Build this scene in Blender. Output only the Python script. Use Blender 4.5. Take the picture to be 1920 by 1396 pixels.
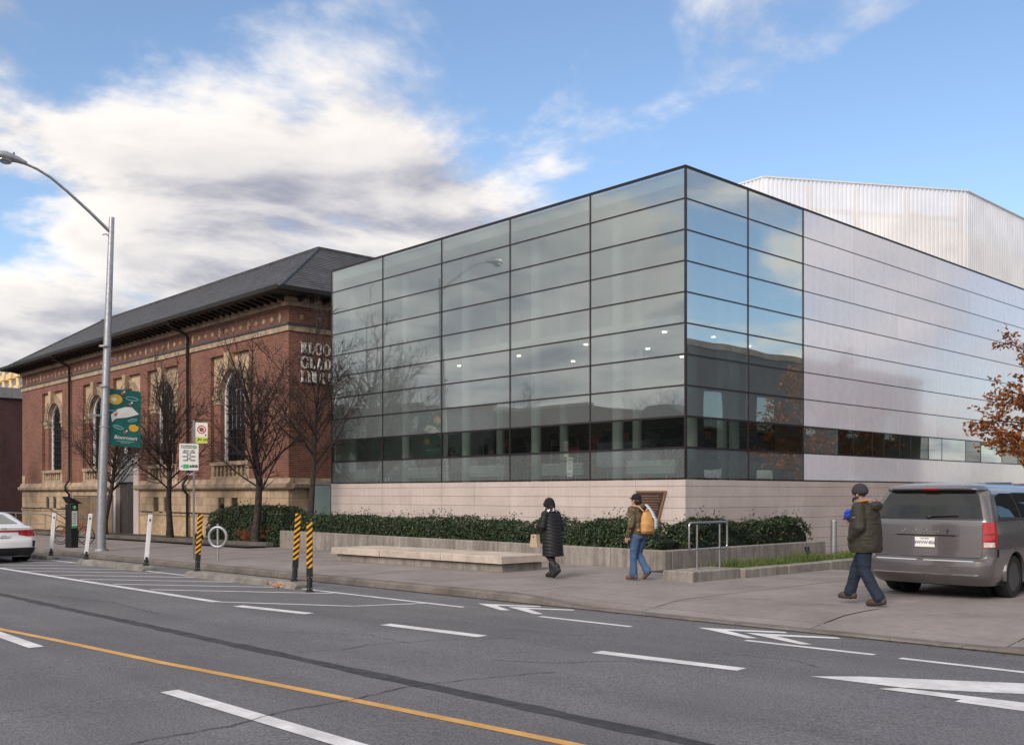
import bpy, bmesh, math, random
from mathutils import Vector, Matrix, noise as mnoise
R = math.radians
rnd = random.Random(7)
for o in list(bpy.data.objects):
    bpy.data.objects.remove(o)
S = bpy.context.scene
COL = S.collection
SLOPE = 0.009                       # the street falls gently towards the west (-x)
def gz(x): return SLOPE * x         # pavement level
def rz_(x): return SLOPE * x - 0.13  # carriageway level

# ------------------------------------------------------------------ camera
cam_d = bpy.data.cameras.new('camera')
cam = bpy.data.objects.new('camera', cam_d); COL.objects.link(cam)
cam.location = (14.725, -19.407, 1.686)
cam.rotation_euler = (R(90), 0, R(47.07))
cam_d.sensor_width = 36; cam_d.lens = 35.0
cam_d.shift_y = (925 - 698) / 1920
cam_d.clip_start = 0.1; cam_d.clip_end = 3000
S.camera = cam
S.render.resolution_x = 1024; S.render.resolution_y = 744

# ------------------------------------------------------------------ world: daylight sky with broken cloud
SUN_DIR = Vector((0.25, -0.80, 0.55)).normalized()
W = bpy.data.worlds.new('World'); S.world = W; W.use_nodes = True
nt = W.node_tree; nt.nodes.clear()
def N(t, **k):
    n = nt.nodes.new(t)
    for a, b in k.items(): setattr(n, a, b)
    return n
def L(a, b): nt.links.new(a, b)
def math_(op, a, b=None, clamp=False):
    n = N('ShaderNodeMath', operation=op, use_clamp=clamp)
    for i, v in enumerate((a, b)):
        if v is None: continue
        if isinstance(v, (int, float)): n.inputs[i].default_value = v
        else: L(v, n.inputs[i])
    return n.outputs[0]
def maprange(v, a, b, c=0., d=1.):
    n = N('ShaderNodeMapRange', interpolation_type='SMOOTHSTEP')
    L(v, n.inputs[0]); n.inputs[1].default_value = a; n.inputs[2].default_value = b
    n.inputs[3].default_value = c; n.inputs[4].default_value = d
    return n.outputs[0]
sky = N('ShaderNodeTexSky', sky_type='NISHITA'); sky.sun_disc = False
sky.sun_elevation = math.asin(SUN_DIR.z); sky.sun_rotation = math.atan2(SUN_DIR.x, SUN_DIR.y)
sky.air_density = 1.0; sky.dust_density = 0.8; sky.ozone_density = 2.2
tc = N('ShaderNodeTexCoord'); sep = N('ShaderNodeSeparateXYZ'); L(tc.outputs['Generated'], sep.inputs[0])
up = math_('MAXIMUM', sep.outputs[2], 0.0)
den = math_('ADD', up, 0.16)
comb = N('ShaderNodeCombineXYZ')
L(math_('DIVIDE', sep.outputs[0], den), comb.inputs[0]); L(math_('DIVIDE', sep.outputs[1], den), comb.inputs[1])
def cloud_noise(off, scale, detail, rough):
    m = N('ShaderNodeVectorMath', operation='ADD'); L(comb.outputs[0], m.inputs[0]); m.inputs[1].default_value = off
    n = N('ShaderNodeTexNoise'); n.inputs['Scale'].default_value = scale; n.inputs['Detail'].default_value = detail
    n.inputs['Roughness'].default_value = rough; n.inputs['Distortion'].default_value = 0.25
    L(m.outputs[0], n.inputs['Vector']); return n.outputs['Fac']
CO = (-7.3, 4.4, 1.3)
big = cloud_noise(CO, 1.35, 8, 0.56)
lit_off = (CO[0] + SUN_DIR.x * 0.16, CO[1] + SUN_DIR.y * 0.16, CO[2])
big2 = cloud_noise(lit_off, 1.35, 6, 0.52)
# broken cloud all round, with a clearing towards the north
nd = math_('ADD', math_('MULTIPLY', sep.outputs[0], -0.17), math_('MULTIPLY', sep.outputs[1], 0.98))
west = math_('SUBTRACT', 0.125, math_('MULTIPLY', math_('POWER', math_('MAXIMUM', nd, 0.0), 3.0), 0.21))
low = maprange(up, 0.02, 0.34, 0.10, 0.0)
dens = math_('ADD', math_('ADD', big, west), low)
cover = math_('MULTIPLY', maprange(dens, 0.505, 0.64), maprange(sep.outputs[2], -0.03, 0.01))
lit = maprange(math_('ADD', math_('MULTIPLY', math_('SUBTRACT', big, big2), 3.4), 0.56), 0.1, 0.9)
thick = maprange(dens, 0.56, 0.82)
ccol = N('ShaderNodeMix', data_type='RGBA'); L(lit, ccol.inputs[0])
ccol.inputs[6].default_value = (1.9, 1.9, 2.3, 1); ccol.inputs[7].default_value = (6.0, 5.6, 5.15, 1)
cc2 = N('ShaderNodeMix', data_type='RGBA'); L(math_('MULTIPLY', thick, 0.40), cc2.inputs[0]); L(ccol.outputs[2], cc2.inputs[6])
cc2.inputs[7].default_value = (2.2, 2.15, 2.4, 1)
mixc = N('ShaderNodeMix', data_type='RGBA'); L(math_('MULTIPLY', cover, 0.93), mixc.inputs[0])
L(sky.outputs[0], mixc.inputs[6]); L(cc2.outputs[2], mixc.inputs[7])
bg = N('ShaderNodeBackground'); bg.inputs[1].default_value = 0.088
L(mixc.outputs[2], bg.inputs[0])
wo = N('ShaderNodeOutputWorld'); L(bg.outputs[0], wo.inputs[0])

# ------------------------------------------------------------------ sun: low, veiled by cloud
sd = bpy.data.lights.new('sun', 'SUN'); sd.energy = 1.3; sd.angle = R(30); sd.color = (1.0, 0.88, 0.76)
sun = bpy.data.objects.new('sun', sd); COL.objects.link(sun)
sun.rotation_euler = SUN_DIR.to_track_quat('Z', 'Y').to_euler(); sun.location = (-30, -30, 40)
S.view_settings.view_transform = 'Standard'; S.view_settings.look = 'None'
S.view_settings.exposure = 1.15; S.view_settings.gamma = 1.0
try:
    S.cycles.transparent_max_bounces = 24; S.cycles.max_bounces = 8
except Exception: pass

# ------------------------------------------------------------------ materials
MATS = {}
def nodes(name):
    m = bpy.data.materials.new(name); m.use_nodes = True
    t = m.node_tree; b = t.nodes['Principled BSDF']
    return m, t, b
def nn(t, typ, ins=None, **k):
    n = t.nodes.new(typ)
    for a, v in k.items(): setattr(n, a, v)
    if ins:
        for a, v in ins.items():
            if isinstance(v, bpy.types.NodeSocket): t.links.new(v, n.inputs[a])
            else: n.inputs[a].default_value = v
    return n
def rgb(c): return (c[0], c[1], c[2], 1)
def mk(name, col, rough=0.6, metal=0.0, var=0.12, scale=4.0, bump=0.0, bscale=40.0, pv=0.0, col2=None, coat=0.0, spec=None, streak=0.0):
    """procedural material: base colour broken by two noises, per-piece tone, optional fine relief, vertical streaks"""
    if name in MATS: return MATS[name]
    m, t, b = nodes(name)
    geo = nn(t, 'ShaderNodeNewGeometry')
    n1 = nn(t, 'ShaderNodeTexNoise', {'Vector': geo.outputs['Position'], 'Scale': scale, 'Detail': 6.0, 'Roughness': 0.6})
    n2 = nn(t, 'ShaderNodeTexNoise', {'Vector': geo.outputs['Position'], 'Scale': scale * 9, 'Detail': 4.0, 'Roughness': 0.65})
    c2 = col2 or tuple(max(0, c * (1 - 2.2 * var)) for c in col)
    c1 = tuple(min(1, c * (1 + var)) for c in col)
    r1 = nn(t, 'ShaderNodeMapRange', {0: n1.outputs['Fac'], 1: 0.3, 2: 0.7})
    mx = nn(t, 'ShaderNodeMix', {0: r1.outputs[0], 6: rgb(c1), 7: rgb(c2)}, data_type='RGBA')
    v2 = nn(t, 'ShaderNodeMapRange', {0: n2.outputs['Fac'], 1: 0.25, 2: 0.75, 3: 1 - var, 4: 1 + var})
    vm = nn(t, 'ShaderNodeVectorMath', {0: mx.outputs[2], 3: v2.outputs[0]}, operation='SCALE')
    out = vm.outputs[0]
    if streak:
        mp = nn(t, 'ShaderNodeMapping', {'Vector': geo.outputs['Position'], 'Scale': (7, 7, 0.35)})
        n3 = nn(t, 'ShaderNodeTexNoise', {'Vector': mp.outputs[0], 'Scale': 1.0, 'Detail': 5.0, 'Roughness': 0.7})
        s3 = nn(t, 'ShaderNodeMapRange', {0: n3.outputs['Fac'], 1: 0.42, 2: 0.75, 3: 1.0, 4: 1 - streak})
        out = nn(t, 'ShaderNodeVectorMath', {0: out, 3: s3.outputs[0]}, operation='SCALE').outputs[0]
    if pv:
        oi = nn(t, 'ShaderNodeObjectInfo')
        pr = nn(t, 'ShaderNodeMapRange', {0: oi.outputs['Random'], 3: 1 - pv, 4: 1 + pv})
        out = nn(t, 'ShaderNodeVectorMath', {0: out, 3: pr.outputs[0]}, operation='SCALE').outputs[0]
    t.links.new(out, b.inputs['Base Color'])
    rr = nn(t, 'ShaderNodeMapRange', {0: n1.outputs['Fac'], 1: 0.3, 2: 0.7, 3: max(0.02, rough * 0.88), 4: min(1, rough * 1.12)})
    t.links.new(rr.outputs[0], b.inputs['Roughness'])
    b.inputs['Metallic'].default_value = metal
    if coat: b.inputs['Coat Weight'].default_value = coat; b.inputs['Coat Roughness'].default_value = 0.06
    if spec is not None: b.inputs['Specular IOR Level'].default_value = spec
    if bump:
        nb = nn(t, 'ShaderNodeTexNoise', {'Vector': geo.outputs['Position'], 'Scale': bscale, 'Detail': 5.0})
        bp = nn(t, 'ShaderNodeBump', {'Height': nb.outputs['Fac'], 'Strength': bump, 'Distance': 0.02})
        t.links.new(bp.outputs[0], b.inputs['Normal'])
    MATS[name] = m
    return m
def mk_brick(name, c1, c2, mortar, bw=0.215, rh=0.072, ms=0.007):
    m, t, b = nodes(name)
    geo = nn(t, 'ShaderNodeNewGeometry'); sp = nn(t, 'ShaderNodeSeparateXYZ', {0: geo.outputs['Position']})
    ad = nn(t, 'ShaderNodeMath', {0: sp.outputs[0], 1: sp.outputs[1]}, operation='ADD')
    cb = nn(t, 'ShaderNodeCombineXYZ', {0: ad.outputs[0], 1: sp.outputs[2]})
    br = nn(t, 'ShaderNodeTexBrick', {'Vector': cb.outputs[0], 'Color1': rgb(c1), 'Color2': rgb(c2), 'Mortar': rgb(mortar), 'Scale': 1.0,
            'Mortar Size': ms, 'Mortar Smooth': 0.2, 'Bias': 0.1, 'Brick Width': bw, 'Row Height': rh})
    n1 = nn(t, 'ShaderNodeTexNoise', {'Vector': geo.outputs['Position'], 'Scale': 0.7, 'Detail': 8.0, 'Roughness': 0.7})
    v = nn(t, 'ShaderNodeMapRange', {0: n1.outputs['Fac'], 1: 0.3, 2: 0.7, 3: 0.72, 4: 1.25})
    vm = nn(t, 'ShaderNodeVectorMath', {0: br.outputs['Color'], 3: v.outputs[0]}, operation='SCALE')
    t.links.new(vm.outputs[0], b.inputs['Base Color']); b.inputs['Roughness'].default_value = 0.85
    bp = nn(t, 'ShaderNodeBump', {'Height': br.outputs['Fac'], 'Strength': 0.5, 'Distance': 0.01}, invert=True)
    t.links.new(bp.outputs[0], b.inputs['Normal'])
    MATS[name] = m; return m
def mk_glass(name, through, body, body_mix, ior=1.9, rough=0.0, pv=0.0, wob=0.0):
    """architectural glass: clear or fritted body with a mirror-like surface reflection"""
    m, t, b = nodes(name); t.nodes.remove(b)
    tr = nn(t, 'ShaderNodeBsdfTransparent', {'Color': rgb(through)})
    geo = nn(t, 'ShaderNodeNewGeometry')
    ns = nn(t, 'ShaderNodeTexNoise', {'Vector': geo.outputs['Position'], 'Scale': 0.9, 'Detail': 5.0})
    vr = nn(t, 'ShaderNodeMapRange', {0: ns.outputs['Fac'], 1: 0.3, 2: 0.7, 3: 0.93, 4: 1.06})
    bc = nn(t, 'ShaderNodeVectorMath', {0: body, 3: vr.outputs[0]}, operation='SCALE').outputs[0]
    if pv:
        oi = nn(t, 'ShaderNodeObjectInfo'); pr = nn(t, 'ShaderNodeMapRange', {0: oi.outputs['Random'], 3: 1 - pv, 4: 1 + pv})
        bc = nn(t, 'ShaderNodeVectorMath', {0: bc, 3: pr.outputs[0]}, operation='SCALE').outputs[0]
    di = nn(t, 'ShaderNodeBsdfDiffuse', {'Color': bc})
    tl = nn(t, 'ShaderNodeBsdfTranslucent', {'Color': bc})
    dm = nn(t, 'ShaderNodeMixShader', {0: 0.25, 1: di.outputs[0], 2: tl.outputs[0]})
    mx = nn(t, 'ShaderNodeMixShader', {0: body_mix, 1: tr.outputs[0], 2: dm.outputs[0]})
    gl = nn(t, 'ShaderNodeBsdfGlossy', {'Roughness': rough, 'Color': (0.93, 0.98, 0.97, 1)})
    fr = nn(t, 'ShaderNodeFresnel', {'IOR': ior})
    if wob:
        nw = nn(t, 'ShaderNodeTexNoise', {'Vector': geo.outputs['Position'], 'Scale': 0.55, 'Detail': 1.0})
        bp = nn(t, 'ShaderNodeBump', {'Height': nw.outputs['Fac'], 'Strength': wob, 'Distance': 0.05})
        t.links.new(bp.outputs[0], gl.inputs['Normal'])
    # the same reflectance from both sides of the sheet
    lw = nn(t, 'ShaderNodeLayerWeight', {'Blend': 0.5})
    p5 = nn(t, 'ShaderNodeMath', {0: lw.outputs['Facing'], 1: 4.0}, operation='POWER')
    f0 = ((ior - 1) / (ior + 1)) ** 2
    fm = nn(t, 'ShaderNodeMapRange', {0: p5.outputs[0], 3: f0, 4: 1.0})
    t.nodes.remove(fr)
    ms = nn(t, 'ShaderNodeMixShader', {0: fm.outputs[0], 1: mx.outputs[0], 2: gl.outputs[0]})
    t.links.new(ms.outputs[0], t.nodes['Material Output'].inputs[0])
    MATS[name] = m; return m
def mk_emit(name, col, st):
    m, t, b = nodes(name)
    b.inputs['Base Color'].default_value = rgb(col); b.inputs['Emission Color'].default_value = rgb(col); b.inputs['Emission Strength'].default_value = st
    MATS[name] = m; return m

# ------------------------------------------------------------------ mesh helpers
class MB:
    def __init__(s): s.v = []; s.f = []
    def add(s, vs, fs):
        n = len(s.v); s.v += [tuple(p) for p in vs]; s.f += [tuple(i + n for i in f) for f in fs]; return s
    def box(s, a, b):
        (x0, y0, z0), (x1, y1, z1) = a, b
        return s.add([(x0,y0,z0),(x1,y0,z0),(x1,y1,z0),(x0,y1,z0),(x0,y0,z1),(x1,y0,z1),(x1,y1,z1),(x0,y1,z1)],
                     [(0,3,2,1),(4,5,6,7),(0,1,5,4),(1,2,6,5),(2,3,7,6),(3,0,4,7)])
    def bev(s, a, b, c=0.01):
        """box with chamfered top and vertical edges"""
        (x0, y0, z0), (x1, y1, z1) = a, b
        c = min(c, (x1-x0)*.45, (y1-y0)*.45, (z1-z0)*.45)
        def ring(i, z):
            return [(x0+i,y0+c+i*0,z),(x0+c,y0+i,z),(x1-c,y0+i,z),(x1-i,y0+c,z),(x1-i,y1-c,z),(x1-c,y1-i,z),(x0+c,y1-i,z),(x0+i,y1-c,z)]
        r = ring(0, z0) + ring(0, z1 - c) + ring(c*0.99, z1)
        fs = [tuple(range(7, -1, -1)), tuple(range(16, 24))]
        for l in (0, 8):
            for i in range(8):
                j = (i + 1) % 8; fs.append((l+i, l+j, l+8+j, l+8+i))
        return s.add(r, fs)
    def prism(s, pts, y0, y1, axis='y'):
        """polygon (u,v) extruded along an axis: 'y' -> (u,y,v), 'x' -> (x,u,v), 'z' -> (u,v,z)"""
        f = {'y': lambda u, v, w: (u, w, v), 'x': lambda u, v, w: (w, u, v), 'z': lambda u, v, w: (u, v, w)}[axis]
        n = len(pts); vs = [f(u, v, y0) for u, v in pts] + [f(u, v, y1) for u, v in pts]
        fs = [tuple(range(n)), tuple(range(2*n-1, n-1, -1))] + [(i, i+n, (i+1) % n + n, (i+1) % n) for i in range(n)]
        return s.add(vs, fs)
    def tube(s, pts, rad, seg=8, cap=True, squash=None):
        pts = [Vector(p) for p in pts]; n = len(pts)
        if isinstance(rad, (int, float)): rad = [rad] * n
        base = len(s.v); up = None
        for i, p in enumerate(pts):
            d = (pts[min(i+1, n-1)] - pts[max(i-1, 0)]).normalized()
            if up is None:
                up = Vector((0, 0, 1)) if abs(d.z) < 0.9 else Vector((1, 0, 0))
            a = d.cross(up)
            if a.length < 1e-4: a = d.orthogonal()
            a.normalize(); b2 = a.cross(d).normalized(); up = b2
            for k in range(seg):
                t = 2 * math.pi * k / seg
                q = p + (a * math.cos(t) + b2 * math.sin(t)) * rad[i]
                s.v.append(tuple(q))
        for i in range(n - 1):
            for k in range(seg):
                k2 = (k + 1) % seg
                s.f.append((base+i*seg+k, base+i*seg+k2, base+(i+1)*seg+k2, base+(i+1)*seg+k))
        if cap:
            s.f.append(tuple(base + k for k in range(seg - 1, -1, -1)))
            s.f.append(tuple(base + (n-1)*seg + k for k in range(seg)))
        return s
    def cyl(s, c, r, z0, z1, seg=16, r2=None):
        return s.tube([(c[0], c[1], z0), (c[0], c[1], z1)], [r, r if r2 is None else r2], seg)
    def lathe(s, prof, seg=16, c=(0, 0, 0), axis='z', cap=True):
        n = len(prof); base = len(s.v)
        for r, h in prof:
            for k in range(seg):
                t = 2*math.pi*k/seg; u, v = r*math.cos(t), r*math.sin(t)
                p = {'z': (u, v, h), 'x': (h, u, v), 'y': (u, h, v)}[axis]
                s.v.append((p[0]+c[0], p[1]+c[1], p[2]+c[2]))
        for i in range(n-1):
            for k in range(seg):
                k2 = (k+1) % seg; s.f.append((base+i*seg+k, base+i*seg+k2, base+(i+1)*seg+k2, base+(i+1)*seg+k))
        if cap: s.f.append(tuple(base+k for k in range(seg-1, -1, -1))); s.f.append(tuple(base+(n-1)*seg+k for k in range(seg)))
        return s
    def ellips(s, c, r, seg=12, rings=8):
        prof = []
        base = len(s.v)
        for i in range(rings + 1):
            a = -math.pi/2 + math.pi*i/rings; a = max(-1.5, min(1.5, a))
            for k in range(seg):
                t = 2*math.pi*k/seg
                s.v.append((c[0]+r[0]*math.cos(a)*math.cos(t), c[1]+r[1]*math.cos(a)*math.sin(t), c[2]+r[2]*math.sin(a)))
        for i in range(rings):
            for k in range(seg):
                k2 = (k+1) % seg; s.f.append((base+i*seg+k, base+i*seg+k2, base+(i+1)*seg+k2, base+(i+1)*seg+k))
        s.f.append(tuple(base+k for k in range(seg-1, -1, -1))); s.f.append(tuple(base+rings*seg+k for k in range(seg)))
        return s
    def arch(s, cx, zs, r0, r1, y0, y1, n=20, a0=0.0, a1=math.pi, axis='y'):
        """half ring in the x-z plane, extruded in y"""
        f = (lambda u, w, v: (u, w, v)) if axis == 'y' else (lambda u, w, v: (w, u, v))
        base = len(s.v)
        for i in range(n + 1):
            a = a0 + (a1 - a0) * i / n; c, si = math.cos(a), math.sin(a)
            for r, y in ((r0, y0), (r1, y0), (r1, y1), (r0, y1)):
                s.v.append(f(cx + r*c, y, zs + r*si))
        for i in range(n):
            for k in range(4):
                k2 = (k+1) % 4; s.f.append((base+4*i+k, base+4*i+k2, base+4*i+4+k2, base+4*i+4+k))
        s.f.append((base, base+3, base+2, base+1)); e = base + 4*n; s.f.append((e, e+1, e+2, e+3))
        return s
    def mesh(s, name, fix=True):
        me = bpy.data.meshes.new(name); me.from_pydata(s.v, [], s.f); me.update()
        if fix:
            bm = bmesh.new(); bm.from_mesh(me); bmesh.ops.recalc_face_normals(bm, faces=bm.faces); bm.to_mesh(me); bm.free()
        return me
    def build(s, name, mat, parent=None, smooth=False, fix=True, loc=None, rot=None):
        return link(name, s.mesh(name, fix), mat, parent, smooth, loc, rot)
def link(name, me, mat, parent=None, smooth=False, loc=None, rot=None):
    if mat is not None and not me.materials: me.materials.append(MATS[mat] if isinstance(mat, str) else mat)
    if smooth:
        me.polygons.foreach_set('use_smooth', [True] * len(me.polygons))
        try: me.set_sharp_from_angle(angle=R(smooth if smooth > 1 else 40))
        except Exception: pass
    o = bpy.data.objects.new(name, me); COL.objects.link(o)
    if parent is not None: o.parent = parent
    if loc is not None: o.location = loc
    if rot is not None: o.rotation_euler = rot
    return o
def tag(o, label, cat, group=None):
    o['label'] = label; o['category'] = cat
    if group: o['group'] = group
    return o
def thing(name, label, cat, loc=(0, 0, 0), rz=0.0, group=None):
    o = bpy.data.objects.new(name, None); COL.objects.link(o); o.empty_display_size = 0.2
    o.location = loc; o.rotation_euler = (0, 0, rz)
    return tag(o, label, cat, group)
def structure(o): o['kind'] = 'structure'; return o
def stuff(o): o['kind'] = 'stuff'; return o
def copy_tree(o, parent=None):
    c = o.copy(); COL.objects.link(c); c.parent = parent
    for ch in list(o.children): copy_tree(ch, c)
    return c
SCR = None
def scratch_eval(o):
    """evaluate one object's modifiers or curve in a scratch scene of its own"""
    global SCR
    if SCR is None: SCR = bpy.data.scenes.new('scratch')
    for c in list(SCR.collection.objects): SCR.collection.objects.unlink(c)
    SCR.collection.objects.link(o)
    for md in o.modifiers:
        if md.type == 'BOOLEAN' and md.object.name not in SCR.collection.objects: SCR.collection.objects.link(md.object)
    vl = SCR.view_layers[0]; vl.update(); dg = vl.depsgraph
    me = bpy.data.meshes.new_from_object(o.evaluated_get(dg), depsgraph=dg)
    for c in list(SCR.collection.objects): SCR.collection.objects.unlink(c)
    return me
def text_mesh(body, size, extrude=0.002, align='CENTER', shear=0.0, spacing=1.0, bold=0.0):
    cu = bpy.data.curves.new('txt', 'FONT'); cu.body = body; cu.size = size; cu.extrude = extrude
    cu.align_x = align; cu.align_y = 'CENTER'; cu.shear = shear; cu.space_character = spacing; cu.offset = bold
    o = bpy.data.objects.new('txt', cu)
    me = scratch_eval(o); bpy.data.objects.remove(o)
    me.materials.clear()
    return me
def text(name, body, size, mat, parent, mtx, **k):
    me = text_mesh(body, size, **k); me.transform(mtx); return link(name, me, mat, parent)
def frame_mtx(o, ux, uy):
    """matrix taking the text plane (x right, y up) to world vectors ux, uy at origin o"""
    ux = Vector(ux).normalized(); uy = Vector(uy).normalized(); uz = ux.cross(uy)
    m = Matrix((ux, uy, uz)).transposed().to_4x4(); m.translation = Vector(o); return m

# surface palette
def road_mat():
    m, t, b = nodes('asphalt')
    geo = nn(t, 'ShaderNodeNewGeometry'); P = geo.outputs['Position']
    n1 = nn(t, 'ShaderNodeTexNoise', {'Vector': P, 'Scale': 0.45, 'Detail': 9.0, 'Roughness': 0.7})
    n2 = nn(t, 'ShaderNodeTexNoise', {'Vector': P, 'Scale': 48.0, 'Detail': 3.0, 'Roughness': 0.7})
    n3 = nn(t, 'ShaderNodeTexVoronoi', {'Vector': P, 'Scale': 120.0})
    mp = nn(t, 'ShaderNodeMapping', {'Vector': P, 'Scale': (0.08, 1.1, 1)})
    n4 = nn(t, 'ShaderNodeTexNoise', {'Vector': mp.outputs[0], 'Scale': 1.0, 'Detail': 4.0})
    c = nn(t, 'ShaderNodeValToRGB', {0: n1.outputs['Fac']})
    c.color_ramp.elements[0].position = 0.32; c.color_ramp.elements[0].color = (0.105, 0.105, 0.116, 1)
    c.color_ramp.elements[1].position = 0.7; c.color_ramp.elements[1].color = (0.145, 0.144, 0.156, 1)
    a = nn(t, 'ShaderNodeMapRange', {0: n2.outputs['Fac'], 1: 0.3, 2: 0.7, 3: 0.38, 4: 1.75})
    d = nn(t, 'ShaderNodeMapRange', {0: n4.outputs['Fac'], 1: 0.3, 2: 0.7, 3: 0.82, 4: 1.14})
    ml = nn(t, 'ShaderNodeMath', {0: a.outputs[0], 1: d.outputs[0]}, operation='MULTIPLY')
    v = nn(t, 'ShaderNodeVectorMath', {0: c.outputs[0], 3: ml.outputs[0]}, operation='SCALE')
    t.links.new(v.outputs[0], b.inputs['Base Color']); b.inputs['Roughness'].default_value = 0.8
    bp = nn(t, 'ShaderNodeBump', {'Height': n3.outputs['Distance'], 'Strength': 0.55, 'Distance': 0.008})
    t.links.new(bp.outputs[0], b.inputs['Normal']); MATS['asphalt'] = m
road_mat()
mk('tar', (0.045, 0.045, 0.05), 0.75, var=0.25, scale=6, bump=0.4, bscale=120)
mk('paint_white', (0.72, 0.72, 0.74), 0.6, var=0.10, scale=3, bump=0.2, bscale=150, col2=(0.5, 0.5, 0.52))
mk('paint_yellow', (0.62, 0.345, 0.095), 0.6, var=0.12, scale=2.5, bump=0.2, bscale=150)
mk('walk', (0.245, 0.217, 0.21), 0.85, var=0.11, scale=0.8, bump=0.3, bscale=70, pv=0.05)
mk('walk_joint', (0.07, 0.055, 0.05), 0.95)
mk('kerb', (0.165, 0.145, 0.132), 0.85, var=0.2, scale=1.5, bump=0.35, bscale=60, pv=0.05)
mk('kerb_dark', (0.13, 0.115, 0.105), 0.9, var=0.2, scale=1.5, bump=0.35, bscale=60)
mk('concrete', (0.30, 0.272, 0.245), 0.85, var=0.15, scale=1.2, bump=0.35, bscale=45, streak=0.55)
mk('curb_concrete', (0.235, 0.22, 0.20), 0.9, var=0.2, scale=3, bump=0.4, bscale=45)
mk('bench_stone', (0.50, 0.43, 0.37), 0.8, var=0.14, scale=2.2, bump=0.35, bscale=50, pv=0.04)
mk('limestone', (0.55, 0.475, 0.445), 0.75, var=0.06, scale=1.1, bump=0.12, bscale=60, pv=0.035, streak=0.10)
mk('old_stone', (0.50, 0.37, 0.25), 0.85, var=0.14, scale=1.6, bump=0.4, bscale=30, pv=0.14, streak=0.18)
mk('old_trim', (0.46, 0.35, 0.25), 0.85, var=0.2, scale=2.5, bump=0.4, bscale=30, streak=0.35)
mk_brick('brick', (0.25, 0.088, 0.052), (0.145, 0.05, 0.034), (0.30, 0.225, 0.18))
mk_brick('brick_dark', (0.085, 0.026, 0.021), (0.05, 0.017, 0.015), (0.09, 0.07, 0.065))  # tone lowered to carry the shade on the far house
mk_brick('buff_brick', (0.56, 0.42, 0.26), (0.44, 0.31, 0.19), (0.42, 0.33, 0.24), bw=0.3, rh=0.1)
mk('slate', (0.045, 0.046, 0.053), 0.55, var=0.22, scale=2.0, bump=0.3, bscale=20, pv=0.1)
mk('iron_black', (0.012, 0.012, 0.013), 0.5, var=0.2)
mk('mullion', (0.035, 0.027, 0.03), 0.4, metal=0.3, var=0.1)
mk('steel', (0.55, 0.55, 0.56), 0.28, metal=1.0, var=0.06)
mk('galvanised', (0.44, 0.45, 0.48), 0.45, metal=0.75, var=0.10, scale=9, streak=0.25)
mk('white_metal', (0.72, 0.72, 0.73), 0.45, var=0.04)
mk('cream_wall', (0.62, 0.57, 0.47), 0.8, var=0.04)
mk('interior_white', (0.72, 0.75, 0.70), 0.7, var=0.03)
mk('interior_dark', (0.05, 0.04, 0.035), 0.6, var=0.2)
mk('carpet', (0.10, 0.085, 0.075), 0.95, var=0.15)
mk('wood', (0.32, 0.15, 0.06), 0.55, var=0.25, scale=6)
mk('bark', (0.045, 0.036, 0.032), 0.9, var=0.3, scale=8, bump=0.6, bscale=40)
mk('twig', (0.04, 0.027, 0.024), 0.85, var=0.25, scale=5)
mk_glass('frit_glass', (0.74, 0.80, 0.80), (0.50, 0.545, 0.56), 0.23, ior=2.75, pv=0.13, wob=0.05)
mk_glass('clear_glass', (0.74, 0.78, 0.76), (0.02, 0.025, 0.025), 0.16, ior=1.7, wob=0.03)
mk_glass('frit_glass_side', (0.66, 0.76, 0.78), (0.42, 0.48, 0.51), 0.30, ior=4.6, pv=0.06, wob=0.10)
mk_glass('link_glass', (0.6, 0.7, 0.72), (0.42, 0.56, 0.58), 0.6, ior=1.8)
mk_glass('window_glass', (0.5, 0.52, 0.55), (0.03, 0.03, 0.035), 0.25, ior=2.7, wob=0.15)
mk('white_glass_panel', (0.76, 0.76, 0.84), 0.12, var=0.03, pv=0.085, coat=1.0, streak=0.08, spec=0.9)
mk_glass('screen', (0.92, 0.92, 0.93), (0.94, 0.93, 0.94), 0.84, ior=1.25, rough=0.35)
mk_emit('lamp_glow', (1.0, 0.9, 0.72), 3.0)
mk('dirt', (0.05, 0.04, 0.03), 0.95, var=0.3)
mk('lettering', (0.86, 0.84, 0.81), 0.5, metal=0.0, var=0.05)
mk('dark_grey', (0.06, 0.06, 0.065), 0.5, var=0.1)
# ================================================================== THE SETTING
def sstep(a, b, v):
    t = max(0., min(1., (v - a) / (b - a))); return t * t * (3 - 2 * t)
KERB_Y = -8.15
def walk_z(x, y):
    r = sstep(2.6, 4.4, x) * (1 - sstep(10.2, 11.4, x))
    return gz(x) - 0.11 * r * max(0., min(1., (-6.95 - y) / 1.0))
def sheet(x0, x1, y0, y1, zf, nx=1, ny=1):
    m = MB()
    for i in range(nx + 1):
        for j in range(ny + 1):
            x = x0 + (x1 - x0) * i / nx; y = y0 + (y1 - y0) * j / ny; m.v.append((x, y, zf(x, y)))
    for i in range(nx):
        for j in range(ny):
            a = i * (ny + 1) + j; m.f.append((a, a + ny + 1, a + ny + 2, a + 1))
    return m
structure(sheet(-900, 900, -900, 900, lambda x, y: max(-2.2, min(1.2, gz(x))) - 0.45).build('ground', 'dirt'))
road = structure(sheet(-160, 90, -21.4, KERB_Y + 0.02, lambda x, y: rz_(x), 50, 4).build('road', 'asphalt'))
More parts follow.
